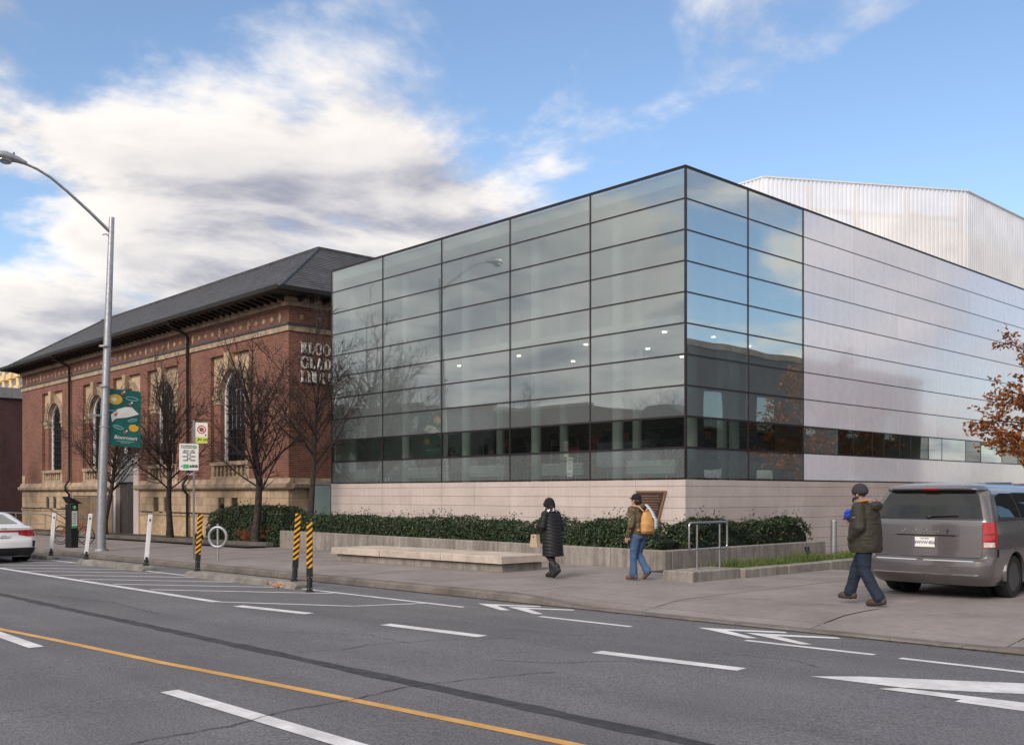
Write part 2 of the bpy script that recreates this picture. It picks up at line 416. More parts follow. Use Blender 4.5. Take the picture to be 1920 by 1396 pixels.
def strip(name, pts, w, mat, dz=0.004, parent=road, zf=rz_):
    """painted or sealed line along pts on the carriageway"""
    m = MB(); n = len(pts)
    for i, (x, y) in enumerate(pts):
        a = Vector(pts[max(i-1, 0)]); b = Vector(pts[min(i+1, n-1)]); d = (b - a).normalized(); q = Vector((-d.y, d.x))
        ww = w[i] if isinstance(w, (list, tuple)) else w
        for s_ in (-.5, .5): m.v.append((x + q.x*ww*s_, y + q.y*ww*s_, zf(x + q.x*ww*s_) + dz))
    for i in range(n - 1): m.f.append((2*i, 2*i+2, 2*i+3, 2*i+1))
    return m.build(name, mat, parent, fix=False)
def poly(name, pts, mat, dz=0.004, parent=road):
    m = MB(); m.v = [(x, y, rz_(x) + dz) for x, y in pts]; m.f = [tuple(range(len(pts)))]
    return m.build(name, mat, parent)
strip('bike_lane_line', [(-60, -9.4), (-16, -9.35), (2.7, -9.27)], 0.10, 'paint_white')
strip('buffer_line', [(-60, -11.5), (-13.2, -11.53), (-0.95, -11.62)], 0.15, 'paint_white')
strip('taper_line', [(-0.95, -11.62), (1.3, -10.42), (1.8, -9.335)], 0.09, 'paint_white', dz=0.006)
for i in range(9):
    x0 = -13.4 + (i - 3) * 1.86
    if x0 > -3.9: break
    strip('hatch_line', [(x0, -11.43), (x0 + 3.3 if i > 2 else x0 + 3.0, -9.42)], 0.09, 'paint_white', dz=0.005)
for a, b in (((-0.1, -11.68), (1.72, -11.46)), ((3.6, -11.42), (5.45, -11.28)), ((7.3, -11.22), (9.08, -11.06)), ((11.2, -11.05), (13.0, -11.0))):
    strip('lane_dash', [a, b], 0.19, 'paint_white')
strip('centre_line', [(-60, -16.4), (-12, -15.9), (0.3, -15.35), (1.91, -15.19), (4.55, -14.98), (6.21, -14.79), (7.47, -14.67), (8.83, -14.54), (9.93, -14.44), (13, -14.25), (40, -13.6)], 0.105, 'paint_yellow')
for a, b in (((-1.6, -15.46), (2.45, -15.56)), ((6.15, -15.6), (9.6, -15.53)), ((-9, -15.42), (-5.4, -15.45))):
    strip('lane_dash', [a, b], 0.17, 'paint_white', dz=0.006)
for a, b in ((4.45, 6.15), (7.95, 9.55), (9.85, 12.0), (13.2, 15.4)):
    strip('bike_lane_dash', [(a, -9.31), (b, -9.28)], 0.10, 'paint_white')
for x0 in (2.44, 3.16, 6.83, 7.55):
    for s_ in (-1, 1):
        e = 1.14
        pts = [(x0, -8.75), (x0 + 0.46, -8.75 + 0.0), (x0 + e, -8.75 + s_*0.33), (x0 + e - 0.10, -8.75 + s_*0.42)]
        poly('chevron_stroke', pts if s_ > 0 else pts[::-1], 'paint_white', dz=0.004 + (0.001 if s_ > 0 else 0.0025))
poly('turn_arrow', [(9.75, -10.93), (10.1, -10.60), (11.29, -9.9), (12.6, -9.2), (12.75, -9.75), (11.48, -10.41), (10.93, -10.72), (10.62, -10.86)], 'paint_white')
poly('turn_arrow', [(10.5, -11.07), (10.62, -10.9), (10.95, -10.86), (11.61, -10.80), (13.4, -10.72), (13.4, -10.92), (11.68, -11.0)], 'paint_white', dz=0.006)
# sealed joint, cracks and patches of the carriageway
rr = random.Random(3)
pts = []; ws = []
x = -60
while x < 30:
    pts.append((x, -13.8 + rr.uniform(-.012, .012) - 0.004 * x * 0.3)); ws.append(0.17 + rr.uniform(-.04, .05)); x += 0.35
strip('tar_seam', pts, ws, 'tar', dz=0.003)
def crack(pts, w=0.016):
    out = []; 
    for (a, b), (c, d) in zip(pts, pts[1:]):
        k = max(2, int(math.hypot(c-a, d-b) / 0.07))
        for i in range(k):
            t = i / k; out.append((a + (c-a)*t + rr.uniform(-.02, .02), b + (d-b)*t + rr.uniform(-.02, .02)))
    strip('crack', out, [w * rr.uniform(.4, 1.3) for _ in out], 'tar', dz=0.007)
crack([(7.9, -17.2), (7.8, -16.28), (7.82, -15.88), (7.64, -15.4), (7.62, -14.6), (7.5, -14.0), (7.6, -13.3), (7.9, -12.4)])
crack([(4.94, -13.63), (5.15, -13.14), (5.06, -12.71), (5.3, -11.9), (5.9, -11.0)], 0.012)
crack([(6.9, -12.4), (7.5, -12.1), (7.9, -11.5), (8.6, -11.2)], 0.012)
crack([(3.2, -12.9), (4.3, -12.2), (5.4, -12.3)], 0.010)
crack([(-4, -13.2), (-2.2, -12.9), (0.2, -13.1)], 0.012)
crack([(5.2, -10.6), (6.2, -10.4), (6.6, -9.8)], 0.010)
crack([(8.3, -10.4), (9.1, -10.2), (9.6, -10.45)], 0.010)

mk('kerb_shade', (0.06, 0.042, 0.03), .95, var=.3, scale=6)
# ---- pavement: base sheet with individual slabs and kerbstones
walk = structure(sheet(-120, 60, KERB_Y + 0.16, 0.6, lambda x, y: walk_z(x, y) - 0.035, 180, 30).build('sidewalk', 'walk_joint'))
structure(sheet(-120, -0.4, 0.55, 40, lambda x, y: gz(x) - 0.06, 20, 2).build('library_plot', 'dirt'))
structure(sheet(0.3, 60, 0.55, 60, lambda x, y: gz(x) - 0.036, 20, 2).build('driveway_base', 'walk_joint'))
def slab(x0, x1, y0, y1, parent=walk, mat='walk', name='paving_slab', g=0.011, n=1, dz=0.0):
    m = MB(); nx = max(1, int((x1-x0)/0.9)); ny = max(1, int((y1-y0)/0.5))
    top = sheet(x0+g, x1-g, y0+g, y1-g, lambda x, y: walk_z(x, y) + dz, nx, ny)
    m.add(top.v, top.f)
    c = [(x0+g, y0+g), (x1-g, y0+g), (x1-g, y1-g), (x0+g, y1-g)]
    b = [(x, y, walk_z(x, y) + dz) for x, y in c] + [(x, y, walk_z(x, y) - 0.05) for x, y in c]
    m.add(b, [(0, 1, 5, 4), (1, 2, 6, 5), (2, 3, 7, 6), (3, 0, 4, 7)])
    return m.build(name, mat, parent)
xs = [-70, -60, -52, -46, -41] + [-36.5 + 3.05 * i for i in range(13)]
xs = [x for x in xs if x < 2.2] + [2.4, 5.2, 8.0, 10.4, 13.4, 16.5, 20, 26, 34]
for a, b in zip(xs, xs[1:]):
    for y0, y1 in ((-7.62, -6.05), (-6.05, -4.3), (-4.3, -2.45)):
        k = rr.uniform(-.004, .004)
        slab(a, b, y0, y1, dz=k)
    slab(a, b, -7.62 - 0.30, -7.636, dz=0.0)
for i in range(len(xs) - 1):
    if xs[i] > 2.2:
        slab(xs[i], xs[i+1], -2.45, 0.6)
    if xs[i] > 3:
        for y0, y1 in ((0.6, 4.2), (4.2, 8), (8, 13), (13, 20), (20, 30)): slab(xs[i], xs[i+1], y0, y1, mat='walk')
slab(1.05, 3.2, -2.45, -2.06); slab(-17, 2.2, -2.45, -2.06)
# kerbstones
x = -70.0
while x < 34:
    l = 3.0 if x > -45 else 8.0
    m = MB(); n = 8
    for i in range(n + 1):
        xx = x + 0.004 + (l - 0.008) * i / n; zt = walk_z(xx, -8.0); zb = rz_(xx) - 0.1
        for (yy, zz) in ((KERB_Y - 0.035, zb), (KERB_Y, zt - 0.03), (KERB_Y + 0.03, zt), (KERB_Y + 0.225, zt + 0.002), (KERB_Y + 0.225, zb)):
            m.v.append((xx, yy, zz))
    for i in range(n):
        for k in range(4): m.f.append((5*i+k, 5*i+5+k, 5*i+6+k, 5*i+1+k))
    m.f.append((0, 1, 2, 3, 4)); e = 5*n; m.f.append((e+4, e+3, e+2, e+1, e))
    m.build('kerbstone', 'kerb', walk); x += l
strip('kerb_shade_line', [(-45 + i*1.5, KERB_Y - .05 + rr.uniform(-.008, .008)) for i in range(50)], [rr.uniform(.03, .075) for i in range(50)], 'kerb_shade', dz=0.008)  # shadow line at the kerb foot, painted as a dark brown strip
# leaves and grit in the gutter
m = MB()
for i in range(900):
    x = rr.uniform(-20, 12); y = KERB_Y - abs(rr.gauss(0, .10)) - 0.04; a = rr.uniform(0, 6.3); s_ = rr.uniform(.008, .03); z = rz_(x) + rr.uniform(.004, .02)
    m.add([(x + s_*math.cos(a+k), y + s_*math.sin(a+k), z + rr.uniform(0, .012)) for k in (0, 1.7, 3.1)], [(0, 1, 2)])
mk('litter', (0.13, 0.075, 0.04), 0.9, var=0.35, scale=30)
tag(stuff(m.build('gutter_litter', 'litter', fix=False)), 'brown leaf litter and grit lying along the gutter', 'litter')

# ================================================================== GLASS LIBRARY ANNEX
BAY = 3.115; ROW = 0.751; Z0 = 2.055; ZT = Z0 + 10 * ROW
BW = 5 * BAY                                      # 15.57 m of street front
SB = [0, 2.66, 5.34] + [5.34 + 2.79 * i for i in range(1, 9)]    # bays of the side front
DEEP = SB[-1]
ann = thing('library_annex', 'modern glass-clad library wing with pale stone base and white side panels', 'building')
CRS = [-0.40, -0.11, 0.17, 0.45, 0.74, 1.03, 1.335, 1.61, 1.872, 2.03]
stone = {}
for ci in range(len(CRS) - 1):
    z0, z1 = CRS[ci] + 0.004, CRS[ci+1] - 0.004
    for i in range(10):
        w = BAY / 2; x0 = -BW + i * w
        MB().box((x0 + 0.004, 0.0, z0), (x0 + w - 0.004 if i < 9 else -0.0, 0.09, z1)).build('stone_block', 'limestone', ann)
    y = 0.094; k = 0
    while y < DEEP - 0.1:
        y1 = min(DEEP, (k + 1) * 1.335)
        MB().box((-0.09, y + 0.004, z0), (0.0, y1 - 0.004, z1)).build('stone_block', 'limestone', ann)
        y = y1; k += 1
MB().box((-BW + 0.03, 0.05, -0.5), (-0.05, DEEP, 2.02)).build('base_core', 'walk_joint', ann)
# glazing: front rows x bays, side glass bays
def pane_rect(axis, a0, a1, z0, z1, mat, name='glass_pane', t=0.016, off=0.012):
    g = 0.02
    if axis == 'front': m = MB().box((a0+g, off, z0+g), (a1-g, off+t, z1-g))
    else: m = MB().box((-off-t, a0+g, z0+g), (-off, a1-g, z1-g))
    return m.build(name, mat, ann)
for r in range(10):
    z0, z1 = Z0 + r * ROW, Z0 + (r + 1) * ROW
    for b in range(5):
        pane_rect('front', -BW + b*BAY, -BW + (b+1)*BAY, z0, z1, 'clear_glass' if r == 1 else 'frit_glass')
    for b in range(2):
        pane_rect('side', SB[b], SB[b+1], z0, z1, 'clear_glass' if r == 1 else 'frit_glass_side')
    for b in range(2, len(SB) - 1):
        if r == 1: continue
        m = MB().box((-0.05, SB[b]+0.006, z0+0.014), (-0.004, SB[b+1]-0.006, z1-0.014)); m.build('cladding_panel', 'white_glass_panel', ann)
# window strip in the side cladding
z0, z1 = Z0 + ROW, Z0 + 2 * ROW
ys = [5.34]; k = 0
wid = [1.9, 0.9, 1.15, 0.75, 1.05, 0.75, 1.3, 1.0, 1.9, 1.3, 1.9, 1.6, 2.2, 1.6, 2.2, 2.2]
kind = [0, 1, 1, 1, 1, 1, 1, 0, 0, 1, 0, 1, 1, 0, 1, 0]
for w, kd in zip(wid, kind):
    y1 = min(ys[-1] + w, DEEP)
    pane_rect('side', ys[-1], y1, z0, z1, 'clear_glass' if kd else 'frit_glass_side')
    MB().box((-0.05, y1-0.015, z0), (-0.006, y1+0.015, z1)).build('mullion', 'mullion', ann)
    ys.append(y1)
    if y1 >= DEEP: break
for b in range(6):
    x = -BW + b * BAY; x0, x1 = (x - 0.015, x + 0.015) if 0 < b < 5 else ((x, x + 0.04) if b == 0 else (x - 0.032, x + 0.004))
    MB().box((x0, -0.006, Z0), (x1, 0.06, ZT)).build('mullion', 'mullion', ann)
for b in range(1, 3):
    MB().box((-0.06, SB[b]-0.015, Z0), (0.006, SB[b]+0.015, ZT)).build('mullion', 'mullion', ann)
for r in range(11):
    z = Z0 + r * ROW; h = 0.024 if r in (1, 2) else 0.015
    MB().box((-BW + 0.042, -0.004, z - h), (-0.034, 0.056, z + h)).build('transom', 'mullion', ann)
    MB().box((-0.056, 0.062, z - h), (0.002, SB[2], z + h)).build('transom', 'mullion', ann)
    MB().box((-0.054, SB[2] + 0.016, z - 0.013), (-0.002, DEEP, z + 0.013)).build('transom', 'mullion', ann)
MB().box((-0.3, SB[2] + 0.03, Z0 + 2*ROW), (-0.06, DEEP, ZT - 0.02)).build('backing_wall', 'interior_white', ann)
MB().box((-0.3, SB[2] + 0.03, Z0), (-0.06, DEEP, Z0 + ROW - 0.03)).build('backing_wall', 'interior_white', ann)
MB().box((-BW, -0.012, ZT + 0.02), (0.012, 0.16, ZT + 0.045)).add(MB().box((-0.15, 0.161, ZT + 0.02), (0.012, DEEP, ZT + 0.045)).v, MB().box((0,0,0),(1,1,1)).f).build('coping', 'mullion', ann)
MB().box((-BW, 0.12, ZT - 0.35), (-0.1, DEEP, ZT - 0.02)).build('roof_slab', 'interior_white', ann)
# inside: floor, ceiling soffit, rear wall, columns
MB().box((-BW + 0.05, 0.2, Z0 - 0.5), (-0.32, DEEP - 0.2, Z0 - 0.06)).build('floor_slab', 'carpet', ann)
MB().box((-BW + 0.04, 13.2, Z0), (-0.3, 13.4, ZT - 0.36)).build('rear_wall', 'cream_wall', ann)
MB().box((-4.2, 13.42, Z0), (-4.0, DEEP - .2, ZT - 0.36)).build('inner_wall', 'cream_wall', ann)
MB().box((-4.0, DEEP - .4, Z0), (-.35, DEEP - .2, ZT - 0.36)).build('inner_wall', 'cream_wall', ann)
MB().box((-BW + 0.02, 0.12, Z0), (-BW + 0.14, 13.2, ZT - 0.36)).build('end_wall', 'interior_white', ann)
MB().box((-BW + 0.6, 1.5, 6.1), (-1.3, 12.8, 6.35)).build('mezzanine_ceiling', 'interior_white', ann)
for b in range(6):
    x = -BW + b * BAY + (0.32 if b < 5 else -0.38)
    MB().cyl((x, 0.75), 0.15, Z0 - 0.05, ZT - 0.36, 20).build('column', 'interior_white', ann, smooth=True)
    if b < 5: MB().cyl((x + 0.9, 4.2), 0.15, Z0 - 0.05, ZT - 0.36, 20).build('column', 'interior_white', ann, smooth=True)
for y in (2.9,):
    MB().cyl((-0.6, y), 0.14, Z0 - 0.05, ZT - 0.36, 20).build('column', 'interior_white', ann, smooth=True)
for x, y, z in [(-11.6, 2.6, 6.08), (-8.4, 2.4, 6.08), (-8.1, 4.6, 6.08), (-5.3, 2.2, 6.08), (-4.6, 4.2, 6.08), (-2.3, 2.1, 6.08), (-1.9, 3.8, 6.08), (-5.0, 6.4, 6.08), (-2.2, 6.0, 6.08), (-10.6, 5.4, 6.08)]:
    MB().cyl((x, y), 0.065, z - 0.02, z + 0.01, 16).build('ceiling_light', 'lamp_glow', ann)
# rooftop plant screen, ribbed perforated metal
scr = thing('rooftop_screen', 'white ribbed metal screen volume standing on the annex roof', 'roof screen', (0, 0, 0))
A_ = (-4.40, 10.2); B_ = (-0.35, 16.9); ZS = 12.52; ZB = ZT - 0.02
def ribbed(p, q, name, step=0.16, dep=0.05):
    p = Vector(p); q = Vector(q); d = q - p; L_ = d.length; d.normalize(); nrm = Vector((d.y, -d.x))
    n = int(L_ / step); m = MB()
    prof = [(0, 0), (0.30, 0), (0.40, 1), (0.85, 1), (0.95, 0)]
    pts = []
    for i in range(n):
        for u, v in prof: pts.append(p + d * ((i + u) * L_ / n) + nrm * (v * dep))
    pts.append(q)
    for a in pts: m.v += [(a.x, a.y, ZB), (a.x, a.y, ZS)]
    for i in range(len(pts) - 1): m.f.append((2*i, 2*i+2, 2*i+3, 2*i+1))
    m.build(name, 'screen', scr, fix=False)
    k = nrm * 0.04
    mm = MB(); a, b = p - k, q - k; c, e = q + k*2.0, p + k*2.0
    mm.prism([(a.x, a.y), (b.x, b.y), (c.x, c.y), (e.x, e.y)], ZS, ZS + 0.04, 'z').build('cap_rail', 'white_metal', scr)
ribbed((-11, 10.6), A_, 'ribbed_face'); ribbed(A_, B_, 'ribbed_face'); ribbed(B_, (B_[0], 34), 'ribbed_face')
for t in (0.0, 0.24, 0.47, 0.72, 1.0):
    x = A_[0] + (B_[0]-A_[0])*t - 0.28; y = A_[1] + (B_[1]-A_[1])*t + 0.16
    MB().box((x-.07, y-.07, ZB), (x+.07, y+.07, ZS - 0.02)).build('post', 'galvanised', scr)
for z in (ZS - 0.9, ZS - 2.0):
    MB().tube([(A_[0]-.3, A_[1]+.25, z), (B_[0]-.3, B_[1]+.25, z)], 0.09, 4).build('rail', 'galvanised', scr)
MB().box((-6.5, 15.5, ZB), (-1.6, 30, ZS - 0.7)).build('plant_room', 'white_metal', scr)
MB().box((-9.5, 12.6, ZB), (-6.8, 22, ZS - 1.3)).build('plant_room', 'galvanised', scr)

# ================================================================== OLD BRICK LIBRARY
BX0, BX1 = -49.8, -18.5; BCX = (BX0 + BX1) / 2
old = thing('brick_library', 'old red brick library with slate hip roof and tall arched windows', 'building')
WC = [-44.55, -38.1, -33.9, -29.75, -23.25]      # window axes
HW = 1.66; ZR0, ZR1 = 2.36, 7.45                # recess
ZSTR = 7.84                                      # underside of the string course
DEPTH = 18.0
m = MB()
edges = [BX0] + sum([[c - HW, c + HW] for c in WC], []) + [BX1]
for i in range(0, len(edges), 2): m.box((edges[i], 0, 2.28), (edges[i+1], 0.45, 7.45))
m.box((BX0, 0, 7.452), (BX1, 0.45, 8.78))
m.box((BX1 - 0.45, 0.452, 2.28), (BX1, DEPTH, 8.78)); m.box((BX0, 0.452, 2.28), (BX0 + 0.45, DEPTH, 8.78))
m.box((BX0, DEPTH - 0.4, -0.6), (BX1, DEPTH + 0.1, 8.78))
m.build('brick_wall', 'brick', old)
# string course, frieze details, cornice
m = MB().box((BX0 - 0.06, -0.06, ZSTR), (BX1 + 0.06, 0.1, 8.06)).box((BX1 - 0.1, 0.102, ZSTR), (BX1 + 0.06, DEPTH, 8.06))
m.build('string_course', 'old_trim', old)
m = MB().box((BX0 - 0.11, -0.11, 8.062), (BX1 + 0.11, 0.1, 8.14)).box((BX1 - 0.1, 0.102, 8.062), (BX1 + 0.11, DEPTH, 8.14))
m.build('string_flashing', 'dark_grey', old)
m = MB().box((BX0 - 0.10, -0.10, 8.78), (BX1 + 0.10, 0.2, 8.93)).box((BX0 - 0.22, -0.22, 8.932), (BX1 + 0.22, 0.2, 9.08))
m.box((BX1 - 0.2, 0.202, 8.78), (BX1 + 0.10, DEPTH, 8.93)).box((BX1 - 0.2, 0.202, 8.932), (BX1 + 0.22, DEPTH, 9.08))
m.build('cornice', 'old_trim', old)
n = int((BX1 - BX0) / 0.115)
dm = MB().box((-0.035, -0.035, 8.66), (0.035, 0.0, 8.775)).mesh('dentil')
m = MB()
for i in range(n):
    x = BX0 + 0.08 + i * 0.115; m.box((x - .035, -0.035, 8.66), (x + .035, 0.0, 8.775))
for i in range(60):
    y = 0.1 + i * 0.115; m.box((BX1, y - .035, 8.66), (BX1 + .035, y + .035, 8.775))
stuff(m.build('dentil_course', 'brick', old))
def diamond(x, s, name='diamond_tile'):
    MB().prism([(x - s*.6, 8.40), (x, 8.40 - s), (x + s*.6, 8.40), (x, 8.40 + s)], -0.02, 0.03).build(name, 'old_stone', old)
k = 0; x = BX0 + 0.9
while x < BX1 - 0.5:
    if k % 4 == 0: diamond(x, 0.21)
    else: MB().box((x - .07, -0.018, 8.31), (x + .07, 0.02, 8.49)).box((x - .14, -0.016, 8.37), (x - .072, 0.02, 8.43)).box((x + .072, -0.016, 8.37), (x + .14, 0.02, 8.43)).build('cross_tile', 'old_stone', old)
    x += 0.62; k += 1
for y in (0.55, 1.35, 2.15): MB().box((BX1 - 0.02, y - .07, 8.31), (BX1 + 0.018, y + .07, 8.49)).build('cross_tile', 'old_stone', old)
# eaves: soffit, brackets, gutter
OV = 0.95; EZ = 9.09
m = MB().box((BX0 - OV, -OV, EZ), (BX1 + OV, DEPTH + OV, EZ + 0.10)); m.build('eaves_soffit', 'iron_black', old)
bm_ = MB().prism([(0, 0.0), (-0.62, 0.0), (-0.62, -0.06), (-0.1, -0.17), (0, -0.17)], -0.05, 0.05, 'x').mesh('bracket')
x = BX0 + 0.1
while x < BX1 + 0.3:
    link('eaves_bracket', bm_, 'iron_black', old, loc=(x, -0.225, EZ - 0.001)); x += 0.52
for i in range(8): link('eaves_bracket', bm_, 'iron_black', old, loc=(BX1 + 0.225, 0.3 + i*0.52, EZ - 0.001), rot=(0, 0, R(90)))
gp = [(-0.02, 0.0), (-0.14, 0.02), (-0.16, 0.17), (-0.13, 0.17), (-0.1, 0.06), (-0.02, 0.06)]
MB().prism([(-OV + a, EZ + 0.02 + b) for a, b in gp], BX0 - OV - 0.1, BX1 + OV + 0.1, 'x').build('gutter', 'iron_black', old)
MB().prism([(BX1 + OV - a, EZ + 0.02 + b) for a, b in gp], -OV - 0.02, DEPTH + OV, 'y').build('gutter', 'iron_black', old)
# slate roof in lapped courses, truncated by a lead deck
RD = 4.45; RZ0 = EZ + 0.10; RZ1 = 12.1
ex0, ex1, ey0, ey1 = BX0 - OV, BX1 + OV, -OV, DEPTH + OV
m = MB(); nc = 26
for i in range(nc):
    t0, t1 = i / nc, (i + 1) / nc
    a, b = RD * t0, RD * t1; za = RZ0 + (RZ1 - RZ0) * t0 + 0.028; zb = RZ0 + (RZ1 - RZ0) * t1
    m.add([(ex0+a, ey0+a, za), (ex1-a, ey0+a, za), (ex1-b, ey0+b, zb), (ex0+b, ey0+b, zb), (ex0+a, ey0+a, za-.03), (ex1-a, ey0+a, za-.03)], [(0, 1, 2, 3), (0, 4, 5, 1)])
    m.add([(ex1-a, ey0+a, za), (ex1-a, ey1-a, za), (ex1-b, ey1-b, zb), (ex1-b, ey0+b, zb), (ex1-a, ey0+a, za-.03), (ex1-a, ey1-a, za-.03)], [(0, 1, 2, 3), (0, 4, 5, 1)])
    m.add([(ex0+a, ey1-a, za), (ex0+a, ey0+a, za), (ex0+b, ey0+b, zb), (ex0+b, ey1-b, zb)], [(0, 1, 2, 3)])
    m.add([(ex1-a, ey1-a, za), (ex0+a, ey1-a, za), (ex0+b, ey1-b, zb), (ex1-b, ey1-b, zb)], [(0, 1, 2, 3)])
def slate_mat():
    mm, t, b = nodes('slate_courses')
    geo = nn(t, 'ShaderNodeNewGeometry'); sp = nn(t, 'ShaderNodeSeparateXYZ', {0: geo.outputs['Position']})
    ad = nn(t, 'ShaderNodeMath', {0: sp.outputs[0], 1: sp.outputs[1]}, operation='SUBTRACT')
    cb = nn(t, 'ShaderNodeCombineXYZ', {0: ad.outputs[0], 1: sp.outputs[2]})
    br = nn(t, 'ShaderNodeTexBrick', {'Vector': cb.outputs[0], 'Color1': (0.04, 0.041, 0.048, 1), 'Color2': (0.078, 0.079, 0.088, 1), 'Mortar': (0.02, 0.02, 0.024, 1), 'Scale': 1.0,
            'Mortar Size': 0.006, 'Bias': -0.1, 'Brick Width': 0.3, 'Row Height': (RZ1 - RZ0) / nc})
    n1 = nn(t, 'ShaderNodeTexNoise', {'Vector': geo.outputs['Position'], 'Scale': 0.9, 'Detail': 8.0, 'Roughness': 0.7})
    v = nn(t, 'ShaderNodeMapRange', {0: n1.outputs['Fac'], 1: 0.3, 2: 0.7, 3: 0.7, 4: 1.35})
    vm = nn(t, 'ShaderNodeVectorMath', {0: br.outputs['Color'], 3: v.outputs[0]}, operation='SCALE')
    t.links.new(vm.outputs[0], b.inputs['Base Color']); b.inputs['Roughness'].default_value = 0.5
    MATS['slate_courses'] = mm
slate_mat()
stuff(m.build('slate_roof', 'slate_courses', old, fix=False))
MB().box((ex0+RD, ey0+RD, RZ1 - 0.1), (ex1-RD, ey1-RD, RZ1 + 0.05)).build('roof_deck', 'slate', old)
m = MB().box((ex0+RD-.08, ey0+RD-.08, RZ1 - 0.05), (ex1-RD+.08, ey0+RD+.12, RZ1 + 0.10)).box((ex1-RD-.12, ey0+RD+.121, RZ1-0.05), (ex1-RD+.08, ey1-RD, RZ1+0.10))
m.build('deck_kerb', 'slate', old)
for (xa, xb) in ((ex1, ex1 - RD), (ex0, ex0 + RD)):
    MB().tube([(xa, ey0, RZ0 + 0.02), (xb, ey0 + RD, RZ1 + 0.03)], 0.06, 6).build('hip_capping', 'slate', old)
# stone base: ashlar blocks round the small basement lights
lights = []
for c in WC:
    if c == WC[2]: continue
    lights += [(c - 0.98, c - 0.40), (c + 0.16, c + 0.74)]
DOOR = (-35.2, -32.6)
MB().box((BX0 + 0.02, 0.06, -0.7), (DOOR[0], 0.5, 2.27)).box((DOOR[1], 0.06, -0.7), (BX1 - 0.02, 0.5, 2.27)).box((BX1 - 0.5, 0.501, -0.7), (BX1 - 0.03, DEPTH, 2.27)).build('base_core', 'interior_dark', old)
zc = [0.86, 1.19, 1.52, 1.86]
for ci in range(3):
    z0, z1 = zc[ci], zc[ci+1]
    cuts = sorted([BX0, BX1, DOOR[0], DOOR[1]] + ([e for l in lights for e in l] if ci < 2 else []))
    solid = []
    for a, b in zip(cuts, cuts[1:]):
        mid = (a + b) / 2
        if DOOR[0] < mid < DOOR[1]: continue
        if ci < 2 and any(l[0] < mid < l[1] for l in lights): continue
        solid.append((a, b))
    for a, b in solid:
        n = max(1, round((b - a) / 0.68))
        for i in range(n):
            w = (b - a) / n; x0 = a + i*w; sh = 0
            MB().box((x0 + .005, -0.004 - rr.uniform(0, .008), z0 + .005), (x0 + w - .005, 0.10, z1 - .005)).build('stone_block', 'old_stone', old)
    y = 0.101
    for k in range(10):
        MB().box((BX1 - 0.1, y + .005, z0 + .005), (BX1 + 0.006 + rr.uniform(0, .006), y + 0.7 - .005, z1 - .005)).build('stone_block', 'old_stone', old); y += 0.7
for l in lights:
    MB().box((l[0] - 0.06, -0.03, 0.80), (l[1] + 0.06, 0.05, 0.858)).build('light_sill', 'old_trim', old)
    MB().box((l[0], 0.045, 0.87), (l[1], 0.058, 1.5)).build('basement_pane', 'window_glass', old)
m = MB().box((BX0 - 0.05, -0.05, 0.70), (DOOR[0], 0.1, 0.80)).box((DOOR[1], -0.05, 0.70), (BX1 + 0.05, 0.1, 0.80)).box((BX1 - 0.05, 0.101, 0.70), (BX1 + 0.05, DEPTH, 0.80)); m.build('base_ledge', 'old_trim', old)
m = MB().box((BX0, -0.01, -0.8), (DOOR[0], 0.1, 0.698)).box((DOOR[1], -0.01, -0.8), (BX1, 0.1, 0.698)).box((BX1 - 0.1, 0.101, -0.8), (BX1 + 0.005, DEPTH, 0.698)); m.build('base_brickwork', 'buff_brick', old)
wt = [(0.1, 1.862), (-0.14, 1.862), (-0.20, 1.93), (-0.22, 2.06), (-0.08, 2.11), (-0.03, 2.28), (0.1, 2.28)]
MB().prism(wt, BX0 - 0.18, DOOR[0], 'x').build('water_table', 'old_trim', old)
MB().prism(wt, DOOR[1], BX1 + 0.18, 'x').build('water_table', 'old_trim', old)
MB().prism([(BX1 - a, b) for a, b in wt], 0.102, DEPTH, 'y').build('water_table', 'old_trim', old)
MB().box((BX0 + 0.05, -0.02, 2.282), (BX0 + 0.5, 0.1, 2.75)).build('datestone', 'old_stone', old)
